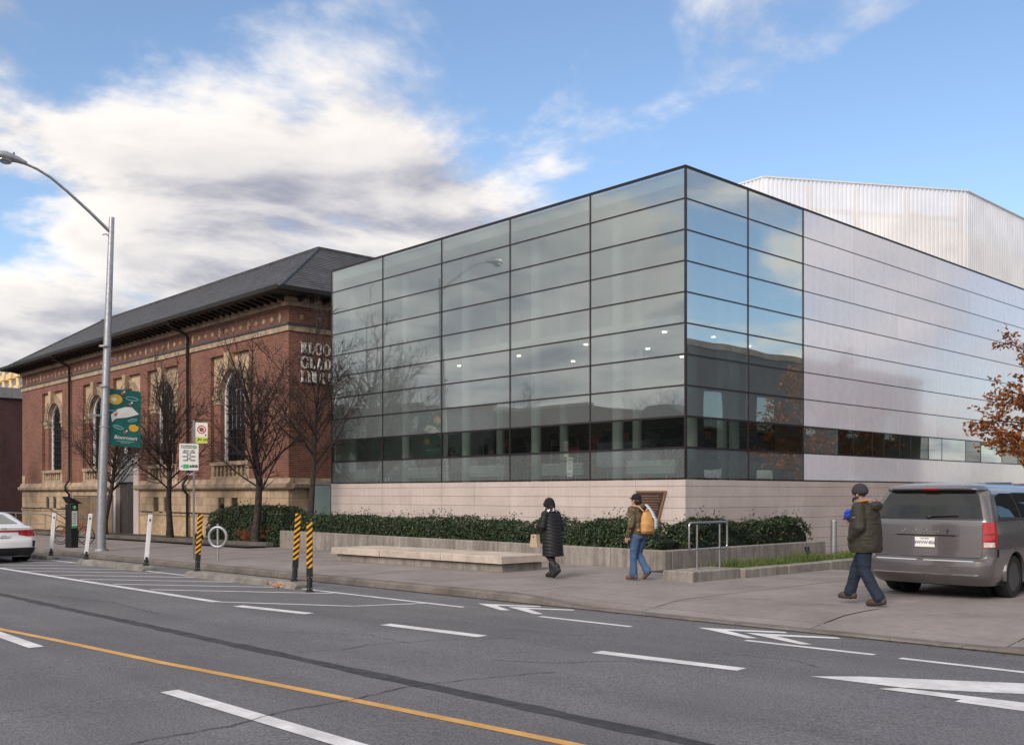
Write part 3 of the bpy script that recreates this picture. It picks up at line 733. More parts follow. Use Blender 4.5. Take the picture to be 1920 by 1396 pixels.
# arched windows
OW = 1.06; SPR = 5.80; RY = 0.16                 # opening half width, springing height, recess depth
def arch_window(c, door=False):
    w = thing('arched_window', '', ''); w.parent = old
    for key in ('label', 'category'): del w[key]
    zs0 = 3.02
    # stone spandrel with arched opening
    n = 24; pts = [(c - OW * math.cos(math.pi*i/n), SPR + OW * math.sin(math.pi*i/n)) for i in range(n + 1)]
    outer = []
    m = MB()
    for i in range(n):
        (xa, za), (xb, zb) = pts[i], pts[i+1]
        m.add([(xa, RY, za), (xb, RY, zb), (xb, RY, ZR1), (xa, RY, ZR1), (xa, RY+.45, za), (xb, RY+.45, zb)], [(0, 1, 2, 3), (0, 4, 5, 1)])
    m.box((c - HW, RY, SPR), (c - OW, RY + .3, ZR1)).box((c + OW, RY, SPR), (c + HW, RY + .3, ZR1))
    m.build('spandrel', 'old_stone', w)
    MB().arch(c, SPR, OW + 0.0, OW + 0.12, RY - 0.06, RY + .002, 24).build('arch_moulding', 'old_trim', w)
    m = MB()
    for i in range(22):
        a = math.pi * (i + .5) / 22; m.arch(c, SPR, OW + 0.13, OW + 0.29, RY - 0.10, RY + .001, 2, a - .052, a + .052)
    m.build('arch_leaf_ring', 'old_trim', w)
    MB().arch(c, SPR, OW + 0.30, OW + 0.38, RY - 0.12, RY + .001, 24).build('arch_moulding', 'old_trim', w)
    MB().prism([(c - .13, SPR + OW - .06), (c + .13, SPR + OW - .06), (c + .22, ZR1 + .04), (c - .22, ZR1 + .04)], RY - 0.30, RY + .03).build('keystone', 'old_stone', w)
    for s_ in (-1, 1):
        a, b = sorted((c + s_*OW, c + s_*HW))
        MB().box((a, RY, zs0 if not door else -.4), (b, RY + .3, SPR - .36)).build('brick_jamb', 'brick', w)
        MB().box((a - .0, RY - .03, SPR - .36), (b, RY + .3, SPR - .16)).build('capital', 'old_trim', w)
        MB().box((a - .04, RY - .09, SPR - .158), (b + .04 if s_ < 0 else b, RY + .3, SPR - .001)).build('capital', 'old_trim', w)
    # glazing set deep in the opening
    gy = RY + 0.20; gz0 = zs0 if not door else 0.2
    m = MB(); base = [(c - OW, gz0), (c + OW, gz0)] + [(c + OW*math.cos(math.pi*i/20), SPR + OW*math.sin(math.pi*i/20)) for i in range(21)]
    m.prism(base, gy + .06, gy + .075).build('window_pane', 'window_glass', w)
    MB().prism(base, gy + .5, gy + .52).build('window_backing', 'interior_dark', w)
    MB().box((c - OW, gy - .02, gz0), (c - OW + .13, gy + .06, SPR)).box((c + OW - .13, gy - .02, gz0), (c + OW, gy + .06, SPR)).arch(c, SPR, OW - .13, OW - .0, gy - .02, gy + .06, 20).build('window_frame', 'white_metal', w)
    for k in range(-2, 3):
        x = c + k * 0.36; top = SPR + (0 if abs(k) == 2 else .2)
        MB().box((x - .018, gy, gz0), (x + .018, gy + .058, top)).build('glazing_bar', 'iron_black', w)
    z = gz0 + .3
    while z < SPR + .05:
        MB().box((c - OW + .13, gy + .002, z - .016), (c + OW - .13, gy + .055, z + .016)).build('glazing_bar', 'iron_black', w); z += 0.345
    MB().arch(c, SPR, 0.42, 0.455, gy, gy + .058, 16).build('glazing_bar', 'iron_black', w)
    MB().arch(c, SPR, 0.72, 0.755, gy, gy + .058, 18).build('glazing_bar', 'iron_black', w)
    MB().arch(c, SPR + .42, 0.14, 0.17, gy, gy + .058, 14, 0, 2*math.pi).build('glazing_bar', 'iron_black', w)
    for k in range(1, 8):
        a = math.pi * k / 8; d0, d1 = 0.455, OW - .12
        p, q = (c + d0*math.cos(a), gy + .03, SPR + d0*math.sin(a)), (c + d1*math.cos(a), gy + .03, SPR + d1*math.sin(a))
        MB().tube([p, q], 0.02, 4).build('glazing_bar', 'iron_black', w)
    if not door:
        MB().box((c - HW, RY - .2, zs0 - .16), (c + HW, RY + .5, zs0)).build('window_sill', 'old_trim', w)
        MB().box((c - HW, RY + .05, ZR0 - .08), (c + HW, RY + .4, zs0 - .162)).build('apron', 'old_stone', w)
        MB().box((c - HW, RY - .16, ZR0 - .078), (c + HW, RY + .04, ZR0 + .04)).build('balustrade_plinth', 'old_trim', w)
        bal = MB().lathe([(.075, 0), (.075, .04), (.045, .06), (.085, .17), (.05, .30), (.04, .36), (.07, .39), (.07, .44)], 8).mesh('baluster')
        for k in range(8): link('baluster', bal, 'old_trim', w, smooth=50, loc=(c - 1.22 + k*0.35, RY - .06, ZR0 + .041))
        for s_ in (-1, 1): MB().box((c + s_*1.5 - .15, RY - .15, ZR0 + .041), (c + s_*1.5 + .15, RY + .04, zs0 - .162)).build('balustrade_pier', 'old_stone', w)
for i, c in enumerate(WC): arch_window(c, i == 2)
# entrance in the middle bay
en = thing('entrance', '', ''); en.parent = old
for key in ('label', 'category'): del en[key]
c = WC[2]
for s_ in (-1, 1): MB().box((c + s_*1.4 - .3, -0.10, -0.6), (c + s_*1.4 + .3, 0.24, 3.6)).build('stone_pier', 'limestone', en)
MB().box((c - 1.1, -0.05, 2.25), (c + 1.1, 0.2, 2.6)).build('canopy_fascia', 'steel', en)
MB().box((c - 1.1, 0.0, 2.62), (c + 1.1, 0.05, 3.6)).build('fanlight_pane', 'window_glass', en)
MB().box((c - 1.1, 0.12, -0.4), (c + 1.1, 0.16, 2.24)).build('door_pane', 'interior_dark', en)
for k in range(9): MB().box((c + 0.1 + k*0.11, 0.02, -0.4), (c + 0.16 + k*0.11, 0.1, 2.2)).build('gate_slat', 'dark_grey', en)
# downpipes
for dx in (-26.85, -41.4):
    MB().tube([(dx, -OV - .05, EZ + .02), (dx, -OV - .02, EZ - .14), (dx, -0.30, EZ - .42), (dx, -0.13, EZ - .55), (dx, -0.13, 2.62), (dx, -0.16, 2.42), (dx, -0.34, 2.1), (dx, -0.32, 1.85), (dx, -0.14, 1.65), (dx, -0.14, -.4)], 0.065, 8).build('downpipe', 'iron_black', old, smooth=60)
# lettering on the end wall: drawn serif capitals
def glyph(m, ch, y0, z0, h):
    T = 0.19 * h; t = 0.085 * h; s_ = 0.07 * h; d0, d1 = BX1 + 0.02, BX1 + 0.07
    W_ = {'B': .66, 'L': .60, 'O': .80, 'R': .70, 'G': .80, 'A': .76, 'D': .76, 'S': .56, 'T': .66, 'N': .78, 'E': .60, 'I': .34, 'Y': .72}[ch] * h
    def bar(a, b, c_, d): m.box((d0, y0 + a, z0 + b), (d1, y0 + c_, z0 + d))
    def par(a, b, wa, c_, d, wb): m.prism([(y0+a, z0+b), (y0+a+wa, z0+b), (y0+c_+wb, z0+d), (y0+c_, z0+d)], d0 + .001, d1 - .001, 'x')
    def bowl(cy, cz, ry, rz, th, a0, a1, n=16):
        base = len(m.v)
        for i in range(n + 1):
            a = a0 + (a1 - a0) * i / n; ca, sa = math.cos(a), math.sin(a); k = t + (th - t) * abs(ca)
            for rry, rrz, d in ((ry - k, rz - t, d0), (ry, rz, d0), (ry, rz, d1), (ry - k, rz - t, d1)):
                m.v.append((d, y0 + cy + rry*ca, z0 + cz + rrz*sa))
        for i in range(n):
            for k2 in range(4): m.f.append((base+4*i+k2, base+4*i+(k2+1) % 4, base+4*i+4+(k2+1) % 4, base+4*i+4+k2))
    st = s_ * 1.0
    if ch in 'BLRDEI': bar(st, 0, st + T, h); bar(0, 0, T + 2*st, t*.8); bar(0, h - t*.8, T + 2*st, h)
    if ch == 'L': bar(st + T, 0, W_ - .05*h, t); bar(W_ - .13*h, 0, W_ - .05*h, .26*h)
    if ch == 'E': bar(st+T, 0, W_-.05*h, t); bar(st+T, h-t, W_-.06*h, h); bar(st+T, .47*h, W_-.16*h, .47*h+t); bar(W_-.12*h, 0, W_-.05*h, .24*h); bar(W_-.13*h, .78*h, W_-.06*h, h)
    if ch == 'B': bowl(st+T*.8, .75*h, W_-st-T-.1*h, .25*h, T, -1.57, 1.57); bowl(st+T*.8, .265*h, W_-st-T-.03*h, .265*h, T, -1.57, 1.57)
    if ch == 'R': bowl(st+T*.8, .74*h, W_-st-T-.08*h, .26*h, T, -1.57, 1.57); par(.62*W_, 0, T, .42*W_, .5*h, T*.8); bar(.62*W_, 0, W_, t*.7)
    if ch == 'D': bowl(st+T*.6, .5*h, W_-st-T*.8, .5*h, T, -1.57, 1.57)
    if ch == 'O': bowl(W_*.47, .5*h, W_*.45, .52*h, T, 0, 6.2832, 28)
    if ch == 'G': bowl(W_*.48, .5*h, W_*.46, .52*h, T, .75, 5.9, 24); bar(W_*.74, 0.06*h, W_*.74 + T*.8, .42*h); bar(W_*.62, .40*h, W_*.98, .40*h + t*.8); bar(W_*.84, .70*h, W_*.90, .98*h)
    if ch == 'A': par(.05*h, 0, t, W_*.44, h, t); par(W_ - T - .07*h, 0, T, W_*.44, h, T*.8); bar(.2*h, .28*h, W_*.7, .28*h + t*.8); bar(0, 0, .2*h, t*.7); bar(W_ - T - .12*h, 0, W_, t*.7)
    if ch == 'S': bowl(W_*.46, .75*h, W_*.36, .26*h, T*.8, .6, 4.5); bowl(W_*.48, .26*h, W_*.38, .27*h, T*.8, -2.6, 1.6)
    if ch == 'T': bar(W_*.5 - T/2, 0, W_*.5 + T/2, h); bar(.02*h, h - t, W_ - .03*h, h); bar(W_*.3, 0, W_*.7, t*.7); bar(.02*h, .78*h, .09*h, h); bar(W_ - .1*h, .78*h, W_ - .03*h, h)
    if ch == 'N': bar(.06*h, 0, .06*h + t, h); bar(W_ - .13*h, 0, W_ - .13*h + t, h); par(W_ - .13*h - T*.3, 0, T*.8, .04*h, h, T*.8)
    if ch == 'Y': bar(W_*.5 - T/2, 0, W_*.5 + T/2, .45*h); par(W_*.5 - T/2, .43*h, T, .05*h, h, T); par(W_*.5 - t/2, .43*h, t, W_ - .14*h, h, t)
    return W_ + 0.06 * h
for word, zt in (('BLOOR', 7.02), ('GLADSTONE', 6.47), ('LIBRARY', 5.93)):
    y = 0.50
    for ch in word:
        m = MB(); wd = glyph(m, ch, y, zt, 0.44); m.build('letter', 'lettering', old); y += wd
# security camera on the wall
MB().ellips((-26.55, -0.2, 2.5), (.09, .09, .07)).box((-26.6, -0.14, 2.5), (-26.5, 0.0, 2.6)).build('security_camera', 'white_metal', old, smooth=60)
# glazed link between the two buildings
lk = thing('glazed_link', 'low pale blue glass link between brick library and glass wing', 'glazed link')
MB().box((BX1 + 0.22, 0.9, -0.35), (-BW - 0.02, 0.93, 2.02)).build('glass_pane', 'link_glass', lk)
MB().box((BX1 + 0.22, 0.86, 2.02), (-BW - 0.02, 6.0, 2.14)).build('link_roof', 'galvanised', lk)
MB().box((BX1 + 0.22, 3.0, -0.35), (-BW - 0.02, 3.1, 2.0)).build('link_rear_wall', 'interior_white', lk)
for x in (BX1 + 0.24, -17.0): MB().box((x - .02, 0.87, -.35), (x + .02, 0.96, 2.02)).build('mullion', 'galvanised', lk)
# ================================================================== PLANTING
def leaf_mat(name, stops, rough=0.45, trans=0.25):
    m, t, b = nodes(name); geo = nn(t, 'ShaderNodeNewGeometry')
    rp = nn(t, 'ShaderNodeValToRGB', {0: geo.outputs['Random Per Island']})
    e = rp.color_ramp.elements
    while len(e) < len(stops): e.new(0.5)
    for el, (p, c) in zip(e, stops): el.position = p; el.color = rgb(c)
    t.links.new(rp.outputs[0], b.inputs['Base Color']); b.inputs['Roughness'].default_value = rough
    tl = nn(t, 'ShaderNodeBsdfTranslucent', {'Color': rp.outputs[0]})
    mx = nn(t, 'ShaderNodeMixShader', {0: trans, 1: b.outputs[0], 2: tl.outputs[0]})
    t.links.new(mx.outputs[0], t.nodes['Material Output'].inputs[0]); MATS[name] = m
leaf_mat('hedge_leaf', [(0, (0.009, 0.022, 0.009)), (0.55, (0.02, 0.044, 0.016)), (0.88, (0.042, 0.075, 0.024)), (0.97, (0.10, 0.13, 0.035)), (1.0, (0.16, 0.10, 0.05))], 0.5, 0.12)
leaf_mat('oak_leaf', [(0, (0.16, 0.045, 0.012)), (0.5, (0.30, 0.095, 0.02)), (0.85, (0.40, 0.16, 0.03)), (1.0, (0.12, 0.10, 0.03))], 0.6, 0.3)
leaf_mat('shrub_orange', [(0, (0.16, 0.035, 0.012)), (0.6, (0.34, 0.09, 0.02)), (1.0, (0.12, 0.09, 0.03))], 0.6, 0.25)
leaf_mat('grass_blade', [(0, (0.05, 0.09, 0.018)), (0.6, (0.11, 0.18, 0.035)), (1.0, (0.20, 0.22, 0.07))], 0.6, 0.3)
leaf_mat('yellow_leaf', [(0, (0.40, 0.28, 0.03)), (1.0, (0.30, 0.24, 0.05))], 0.6, 0.3)
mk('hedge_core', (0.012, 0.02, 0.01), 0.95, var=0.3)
def leaf(m, p, nrm, s, r, asp=0.55):
    nrm = Vector(nrm).normalized(); a = nrm.orthogonal().normalized(); a.rotate(Matrix.Rotation(r.uniform(0, 6.28), 3, nrm)); b = nrm.cross(a)
    p = Vector(p); k = nrm * (s * 0.16)
    m.add([p - a*s*.5, p + b*s*asp*.5 + k, p + a*s*.5, p - b*s*asp*.5 + k], [(0, 1, 2), (0, 2, 3)])
def lobed_leaf(m, p, nrm, s, r):
    nrm = Vector(nrm).normalized(); a = nrm.orthogonal().normalized(); a.rotate(Matrix.Rotation(r.uniform(0, 6.28), 3, nrm)); b = nrm.cross(a); p = Vector(p)
    prof = [(-.5, 0), (-.2, .22), (-.1, .12), (.08, .34), (.15, .16), (.32, .2), (.5, 0), (.32, -.2), (.15, -.16), (.08, -.34), (-.1, -.12), (-.2, -.22)]
    m.add([p + a*(u*s) + b*(v*s) + nrm*(abs(v)*s*.35) for u, v in prof], [tuple(range(12))])
def hedge(name, label, cat, along, a0, a1, b0, b1, zb, zt, n, seed, size=0.075, round_ends=True, parent_loc=None, group=None):
    """clipped evergreen mass: dense leaf shell over a dark core; along = 'x' or 'y'"""
    r = random.Random(seed)
    def H(a):
        h = zt(a) if callable(zt) else zt
        h += 0.20 * mnoise.noise((a*1.1, seed*3.1, 0)) + 0.07 * mnoise.noise((a*3.7, seed, 5))
        if round_ends:
            e = min(a - a0, a1 - a); 
            if e < 0.45: h = zb + (h - zb) * (0.45 + 0.55 * math.sin(max(0, e)/0.45 * math.pi/2))
        return h
    m = MB()
    for i in range(n):
        a = r.uniform(a0, a1); h = H(a); z0 = zb(a) if callable(zb) else zb
        u = r.random(); dp = abs(r.gauss(0, .055)); w = b1 - b0
        if u < 0.52: b = b0 + 0.05*mnoise.noise((a*2.3, 9, seed)) + dp + 0.10*mnoise.noise((a*3, h*3*r.random(), 1)); z = r.uniform(z0, h - .04); nv = (0, -1, 0.35)
        elif u < 0.62: b = b1 - dp; z = r.uniform(z0 + .2, h); nv = (0, 1, .3)
        else:
            b = r.uniform(b0, b1); ed = min(b - b0, b1 - b); z = h - dp + 0.06*mnoise.noise((a*5, b*5, 2)) - max(0, .16 - ed)*.7; nv = (0, -.25, 1)
        if r.random() < 0.012: z += r.uniform(.03, .22)
        nv = Vector(nv) + Vector((r.gauss(0, .6), r.gauss(0, .6), r.gauss(0, .5)))
        p = (a, b, z) if along == 'x' else (b, a, z)
        if along == 'y': nv = Vector((-nv.y, nv.x, nv.z))
        leaf(m, p, nv, size * r.uniform(.65, 1.35), r)
    for k in range(int((a1 - a0) * 3.2)):      # long shoots that escaped the clipping
        a = r.uniform(a0, a1); b = r.uniform(b0 + .1, b1); h = H(a)
        for j in range(r.randint(4, 13)):
            q = (a + r.gauss(0, .03) + j*.012*r.choice((-1, 1)), b + r.gauss(0, .03), h + j * 0.024)
            q = q if along == 'x' else (q[1], q[0], q[2]); leaf(m, q, (r.gauss(0, 1), r.gauss(0, 1), .6), size * .85, r)
    t = thing(name, label, cat, group=group)
    o = m.build('foliage', 'hedge_leaf', t, fix=False); stuff(o)
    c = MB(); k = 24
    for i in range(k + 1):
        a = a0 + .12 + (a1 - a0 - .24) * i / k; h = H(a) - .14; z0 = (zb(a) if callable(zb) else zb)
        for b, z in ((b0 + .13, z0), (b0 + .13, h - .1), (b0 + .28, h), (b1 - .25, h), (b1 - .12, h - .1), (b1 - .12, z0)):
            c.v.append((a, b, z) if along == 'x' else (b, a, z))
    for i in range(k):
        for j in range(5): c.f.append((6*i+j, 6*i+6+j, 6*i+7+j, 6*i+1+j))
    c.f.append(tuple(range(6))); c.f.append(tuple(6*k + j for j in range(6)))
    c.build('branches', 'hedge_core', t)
    return t
# planter: concrete wall sections, soil
pl = thing('planter', 'long low concrete planter wall holding the clipped hedge', 'planter')
px_ = [-15.6, -11.9, -8.2, -4.5, -0.6]
for a, b in zip(px_, px_[1:] + [1.02]):
    MB().bev((a + .006, -2.05, gz(a) - .2), (b - .006, -1.83, gz(0) + 0.43), .015).build('wall_section', 'concrete', pl)
for a, b in ((-1.82, 0.9), (0.9, 3.2), (3.2, 4.75)):
    MB().bev((0.80, a + .006, -.2), (1.02, b - .006, 0.43), .015).build('wall_section', 'concrete', pl)
MB().box((-15.6, -1.84, -.4), (0.81, -0.01, 0.30)).box((0.01, -0.008, -.4), (0.81, 4.7, 0.30)).build('soil', 'dirt', pl)
hedge('hedge', 'long dark evergreen hedge along the stone base, behind the stone bench', 'hedge', 'x', -15.3, 0.55, -1.80, -0.55, 0.28, lambda a: 0.93 + 0.10*sstep(-3, 0, a), 30000, 2)
hedge('bush', 'rounded evergreen bush beside the steel hoop rail', 'bush', 'y', -1.0, 1.75, 0.08, 0.78, 0.28, lambda a: 1.02, 5200, 5)
hedge('bush', 'dark evergreen bush at the end of the planter by the steel bollard', 'bush', 'y', 1.75, 4.5, 0.08, 0.78, 0.28, lambda a: 1.08, 5200, 6)
hedge('bush', 'tall dense evergreen bush below the brick corner of the old library', 'bush', 'x', -21.3, -15.4, -2.0, -0.45, -0.25, lambda a: 1.0 + .22*math.sin((a + 21.3)/5.9*math.pi), 13000, 8)
# low ledge behind the pavement in front of the brick library
lg = thing('pavement_ledge', 'low dark concrete ledge edging the brick library forecourt', 'ledge')
LX = [-52, -46, -40, -34.5, -32.2, -29, -25.5, -22, -18.8, -15.62]
for a, b in zip(LX, LX[1:]):
    ya = -2.55 - 0.035 * (-15.6 - a); yb = -2.55 - 0.035 * (-15.6 - b)
    h = 0.17
    MB().prism([(a + .005, ya), (b - .005, yb), (b - .005, yb + .28), (a + .005, ya + .28)], -0.9, 0, 'z').mesh('x')
    m = MB(); vs = []
    for (x, y) in ((a+.005, ya), (b-.005, yb), (b-.005, yb+.28), (a+.005, ya+.28)): vs.append((x, y, gz(x) - .1))
    for (x, y) in ((a+.005, ya), (b-.005, yb), (b-.005, yb+.28), (a+.005, ya+.28)): vs.append((x, y, gz(x) + h))
    m.add(vs, [(0,3,2,1),(4,5,6,7),(0,1,5,4),(1,2,6,5),(2,3,7,6),(3,0,4,7)]).build('ledge_stone', 'kerb_dark', lg)
structure(sheet(-60, -15.6, -3.3, 0.05, lambda x, y: gz(x) + 0.05, 20, 2).build('forecourt', 'dirt'))
# stone bench: pale slabs on a recessed plinth
bn = thing('stone_bench', 'long low bench of pale stone slabs in front of the planter', 'bench')
def gslab(m, x0, x1, y0, y1, h0, h1, c=.012):
    vs = []
    for z in (h0, h1):
        for x, y in ((x0, y0), (x1, y0), (x1, y1), (x0, y1)): vs.append((x, y, gz(x) + z))
    i = c
    m.add(vs[:4] + [(x, y, z - c) for x, y, z in vs[4:]] + [(x0+i, y0+i, vs[4][2]), (x1-i, y0+i, vs[5][2]), (x1-i, y1-i, vs[6][2]), (x0+i, y1-i, vs[7][2])],
          [(0,3,2,1), (0,1,5,4), (1,2,6,5), (2,3,7,6), (3,0,4,7), (4,5,9,8), (5,6,10,9), (6,7,11,10), (7,4,8,11), (8,9,10,11)])
    return m
gslab(MB(), -7.6, -1.16, -4.93, -3.72, -.05, 0.165).build('plinth', 'concrete', bn)
cx = [-7.72, -5.55, -3.15, -1.06]
for a, b in zip(cx, cx[1:]): gslab(MB(), a + .006, b - .006, -5.03 + rr.uniform(-.012, .012), -3.62, 0.185, 0.345).build('slab', 'bench_stone', bn)
MB().box((-7.5, -4.85, -.06), (-1.3, -3.8, 0.0)).mesh('x')
gslab(MB(), -7.45, -1.3, -4.8, -3.85, 0.166, 0.184).build('shadow_gap', 'kerb_dark', bn)
# concrete pad with a stainless hoop rail
pd = thing('concrete_pad', 'square-edged concrete pad at the foot of the planter corner', 'concrete block')
gslab(MB(), 2.75, 3.45, -4.32, -2.80, -.05, 0.20, .02).build('pad', 'concrete', pd)
hp = thing('hoop_rail', 'stainless steel hoop rail standing on the concrete pad', 'rail')
zb = gz(3.1) + 0.20
def hoop(y0, y1, z0, z1, r_):
    pts = []
    for cy, cz, a0 in ((y1 - r_, z1 - r_, 0), (y0 + r_, z1 - r_, 90), (y0 + r_, z0 + r_, 180), (y1 - r_, z0 + r_, 270)):
        for k in range(6): a = R(a0 + k*18); pts.append((3.1, cy + r_*math.cos(a), cz + r_*math.sin(a)))
    return pts + [pts[0]]
MB().tube(hoop(-3.97, -2.73, zb + .38, zb + .90, .07), .022, 8, cap=False).build('hoop', 'steel', hp, smooth=60)
for y in (-3.72, -2.98): MB().tube([(3.1, y, zb), (3.1, y, zb + .86)], .022, 10).build('post', 'steel', hp, smooth=60); MB().cyl((3.1, y), .05, zb, zb + .01, 14).build('foot_plate', 'steel', hp)
# driveway kerb with grass strip
dk = thing('driveway_kerb', 'low rough concrete kerb between grass strip and driveway', 'kerb')
ky = [-2.78, -1.2, 0.5, 2.2, 3.9, 5.8]
for a, b in zip(ky, ky[1:]): MB().bev((3.30, a + .006, -.1), (3.55, b - .006, gz(3.4) + 0.17 + rr.uniform(-.012, .012)), .02).build('kerbstone', 'concrete', dk)
MB().bev((1.03, 5.55, -.1), (3.295, 5.8, gz(3) + 0.16), .02).build('kerbstone', 'concrete', dk)
structure(sheet(1.03, 3.295, -2.75, 5.54, lambda x, y: gz(x) + 0.012, 2, 2).build('grass_bed', 'dirt'))
m = MB(); r = random.Random(4)
for i in range(9000):
    y = r.uniform(-2.75, 5.5); x = 3.28 - abs(r.gauss(0, .45)); 
    if x < 1.1: continue
    h = r.uniform(.14, .32) * (0.7 + .6*mnoise.noise((x*2, y*1.5, 0)) + .3); a = r.uniform(0, 6.28); w = .006; l = r.uniform(.02, .14)
    dx, dy = math.cos(a)*l, math.sin(a)*l; z = gz(x) + .012; px, py = -math.sin(a)*w, math.cos(a)*w
    m.add([(x-px, y-py, z), (x+px, y+py, z), (x+dx*.4+px*.7, y+dy*.4+py*.7, z+h*.65), (x+dx*.4-px*.7, y+dy*.4-py*.7, z+h*.65), (x+dx, y+dy, z+h)], [(0, 1, 2, 3), (3, 2, 4)])
tag(stuff(m.build('grass', 'grass_blade', fix=False)), 'green grass tufts growing behind the driveway kerb', 'grass')
bo = thing('bollard', 'grey steel bollard beside the stone wall at the planter end', 'bollard', (2.2, 3.04, gz(2.2)))
MB().cyl((0, 0), .075, 0, 1.0, 20).build('post', 'galvanised', bo, smooth=50); MB().lathe([(.075, 1.0), (.07, 1.02), (.04, 1.035), (.005, 1.04)], 20).build('cap', 'galvanised', bo, smooth=60)
sp = thing('ground_spotlight', 'small black spotlight on a spike in the grass', 'spotlight', (2.3, 1.7, gz(2.3) + .01))
MB().cyl((0, 0), .012, 0, .26, 8).build('spike', 'iron_black', sp); MB().tube([(0, 0, .24), (-.05, 0, .40)], [.05, .06], 14).build('lamp_head', 'iron_black', sp, smooth=50); MB().tube([(-.05, 0, .401), (-.055, 0, .415)], [.052, .04], 14).build('lens', 'window_glass', sp)
# orange shrub and the black floodlight by the ledge
r = random.Random(12)
sh = thing('orange_shrub', 'low orange autumn shrub beside the dark hedge', 'shrub', (-17.6, -2.15, gz(-17.6) + .05))
m = MB(); mt = MB()
for i in range(26):
    a = r.uniform(0, 6.28); l = r.uniform(.3, .8); tip = Vector((math.cos(a)*l*1.7, math.sin(a)*l*.35, r.uniform(.28, .52)))
    mt.tube([(0 + tip.x*.2, tip.y*.2, 0), (tip.x*.6, tip.y*.6, tip.z*.6), tip], [.008, .006, .003], 4)
    for k in range(46):
        t_ = r.uniform(.35, 1.05); leaf(m, tip*t_ + Vector((r.gauss(0, .06), r.gauss(0, .05), r.gauss(0, .05))), (r.gauss(0, 1), -.6, r.gauss(.6, .6)), r.uniform(.03, .06), r)
stuff(m.build('foliage', 'shrub_orange', sh, fix=False)); mt.build('stems', 'twig', sh)
fl = thing('floodlight', 'round black ground floodlight beside the orange shrub', 'floodlight', (-20.6, -2.55, gz(-20.6) + .05))
MB().tube([(0, .1, .17), (0, -.08, .2), (0, -.14, .21)], [.10, .15, .155], 18).build('lamp_head', 'iron_black', fl, smooth=50)
MB().tube([(0, -.141, .21), (0, -.146, .211)], [.13, .12], 18).build('lens', 'window_glass', fl)
MB().box((-.05, .0, 0), (.05, .08, .1)).build('bracket', 'iron_black', fl)

# ---- trees
def grow(m, p, d, L_, r0, depth, r, seg, up=0.10, wob=0.12, taper=0.35, tips=None):
    """one tapered limb with its side limbs; returns its points"""
    pts = [Vector(p)]; d = Vector(d).normalized(); n = max(3, int(L_ / (0.16 if depth > 1 else 0.22)))
    for i in range(n):
        d = (d + Vector((r.gauss(0, wob), r.gauss(0, wob), r.gauss(0, wob) + up))).normalized() if i else d
        pts.append(pts[-1] + d * (L_ / n))
    rad = [max(0.0028, r0 * (1 - (1 - taper) * i / n)) for i in range(n + 1)]
    m.tube(pts, rad, seg, cap=False)
    if tips is not None and depth >= 2: tips.append((pts[-1], d))
    return pts, rad
def side_dir(d, ang, r):
    d = Vector(d).normalized(); o = d.orthogonal().normalized(); o.rotate(Matrix.Rotation(r.uniform(0, 6.283), 3, d))
    return (d * math.cos(ang) + o * math.sin(ang)).normalized()
def bare_tree(label, x, y, z, h, r0, seed, first=2.0, spread=2.4, dens=1.0, lean=(0, 0), leaves=0, group='bare street trees'):
    r = random.Random(seed); t = thing('bare_tree', label, 'tree', (x, y, z), group=group)
    tr = MB(); cr = MB(); lf = MB()
    pts = [Vector((0, 0, -.1))]; d = Vector((lean[0], lean[1], 1)).normalized(); n = int(h * .62 / .35)
    for i in range(n):
        d = (d + Vector((r.gauss(0, .045), r.gauss(0, .045), .06))).normalized(); pts.append(pts[-1] + d * .35)
    rad = [r0 * (1.35 if i == 0 else 1.12 if i == 1 else 1.0 - .62 * i / n) for i in range(n + 1)]
    tr.tube(pts, rad, 10, cap=False)
    limbs = []
    # leaders continue the trunk
    for k in range(3):
        dd = side_dir(d, r.uniform(.12, .38), r); q, rd = grow(cr, pts[-1], dd, h * .38 * r.uniform(.8, 1.05), rad[-1]*.8, 1, r, 6, up=.10, wob=.05, taper=.15)
        limbs.append((q, rd, 1))
    nl = int(28 * dens)
    for k in range(nl):
        i = min(n - 1, int((first + (h*.62 - first) * (k + r.random()) / nl) / .35)); frac = i / n
        ang = r.uniform(.7, 1.25) * (1 - .3*frac); ll = 1.75 * spread * (1.05 - .45 * frac) * r.uniform(.65, 1.1)
        dd = side_dir(Vector((0, 0, 1)), ang, r)
        q, rd = grow(cr, pts[i], dd, ll, rad[i] * .36, 1, r, 5, up=.018, wob=.06, taper=.2); limbs.append((q, rd, 1))
    for q, rd, _ in list(limbs):
        L1 = (q[-1] - q[0]).length; nn_ = max(4, int(L1 / .17 * dens))
        for k in range(nn_):
            i = r.randint(max(1, int(len(q) * .18)), len(q) - 1); dd0 = (q[i] - q[i-1])
            dd = side_dir(dd0, r.uniform(.4, .95), r); l2 = r.uniform(.28, .95) * (1.15 - i / len(q) * .6) * (.5 + .22 * L1)
            q2, rd2 = grow(cr, q[i], dd, l2, max(.0075, rd[i] * .6), 2, r, 4, up=.05, wob=.09, taper=.3)
            for k2 in range(r.randint(3, 6)):
                j = r.randint(1, len(q2) - 1); d3 = side_dir(q2[j] - q2[j-1], r.uniform(.4, .9), r)
                q3, _ = grow(cr, q2[j], d3, r.uniform(.15, .5), .0058, 3, r, 3, up=.05, wob=.08, taper=.6)
                if leaves and r.random() < leaves: leaf(lf, q3[-1], (r.gauss(0, 1), r.gauss(0, 1), .4), r.uniform(.05, .08), r)
    tr.build('trunk', 'bark', t, smooth=60); stuff(cr.build('crown', 'twig', t, fix=False))
    if lf.v: stuff(lf.build('foliage', 'yellow_leaf', t, fix=False))
    return t
bare_tree('bare tree rising out of the planter hedge beside the glass wing', -14.95, -1.3, .28, 8.3, .12, 21, first=2.4, spread=2.5, lean=(-.03, .05))
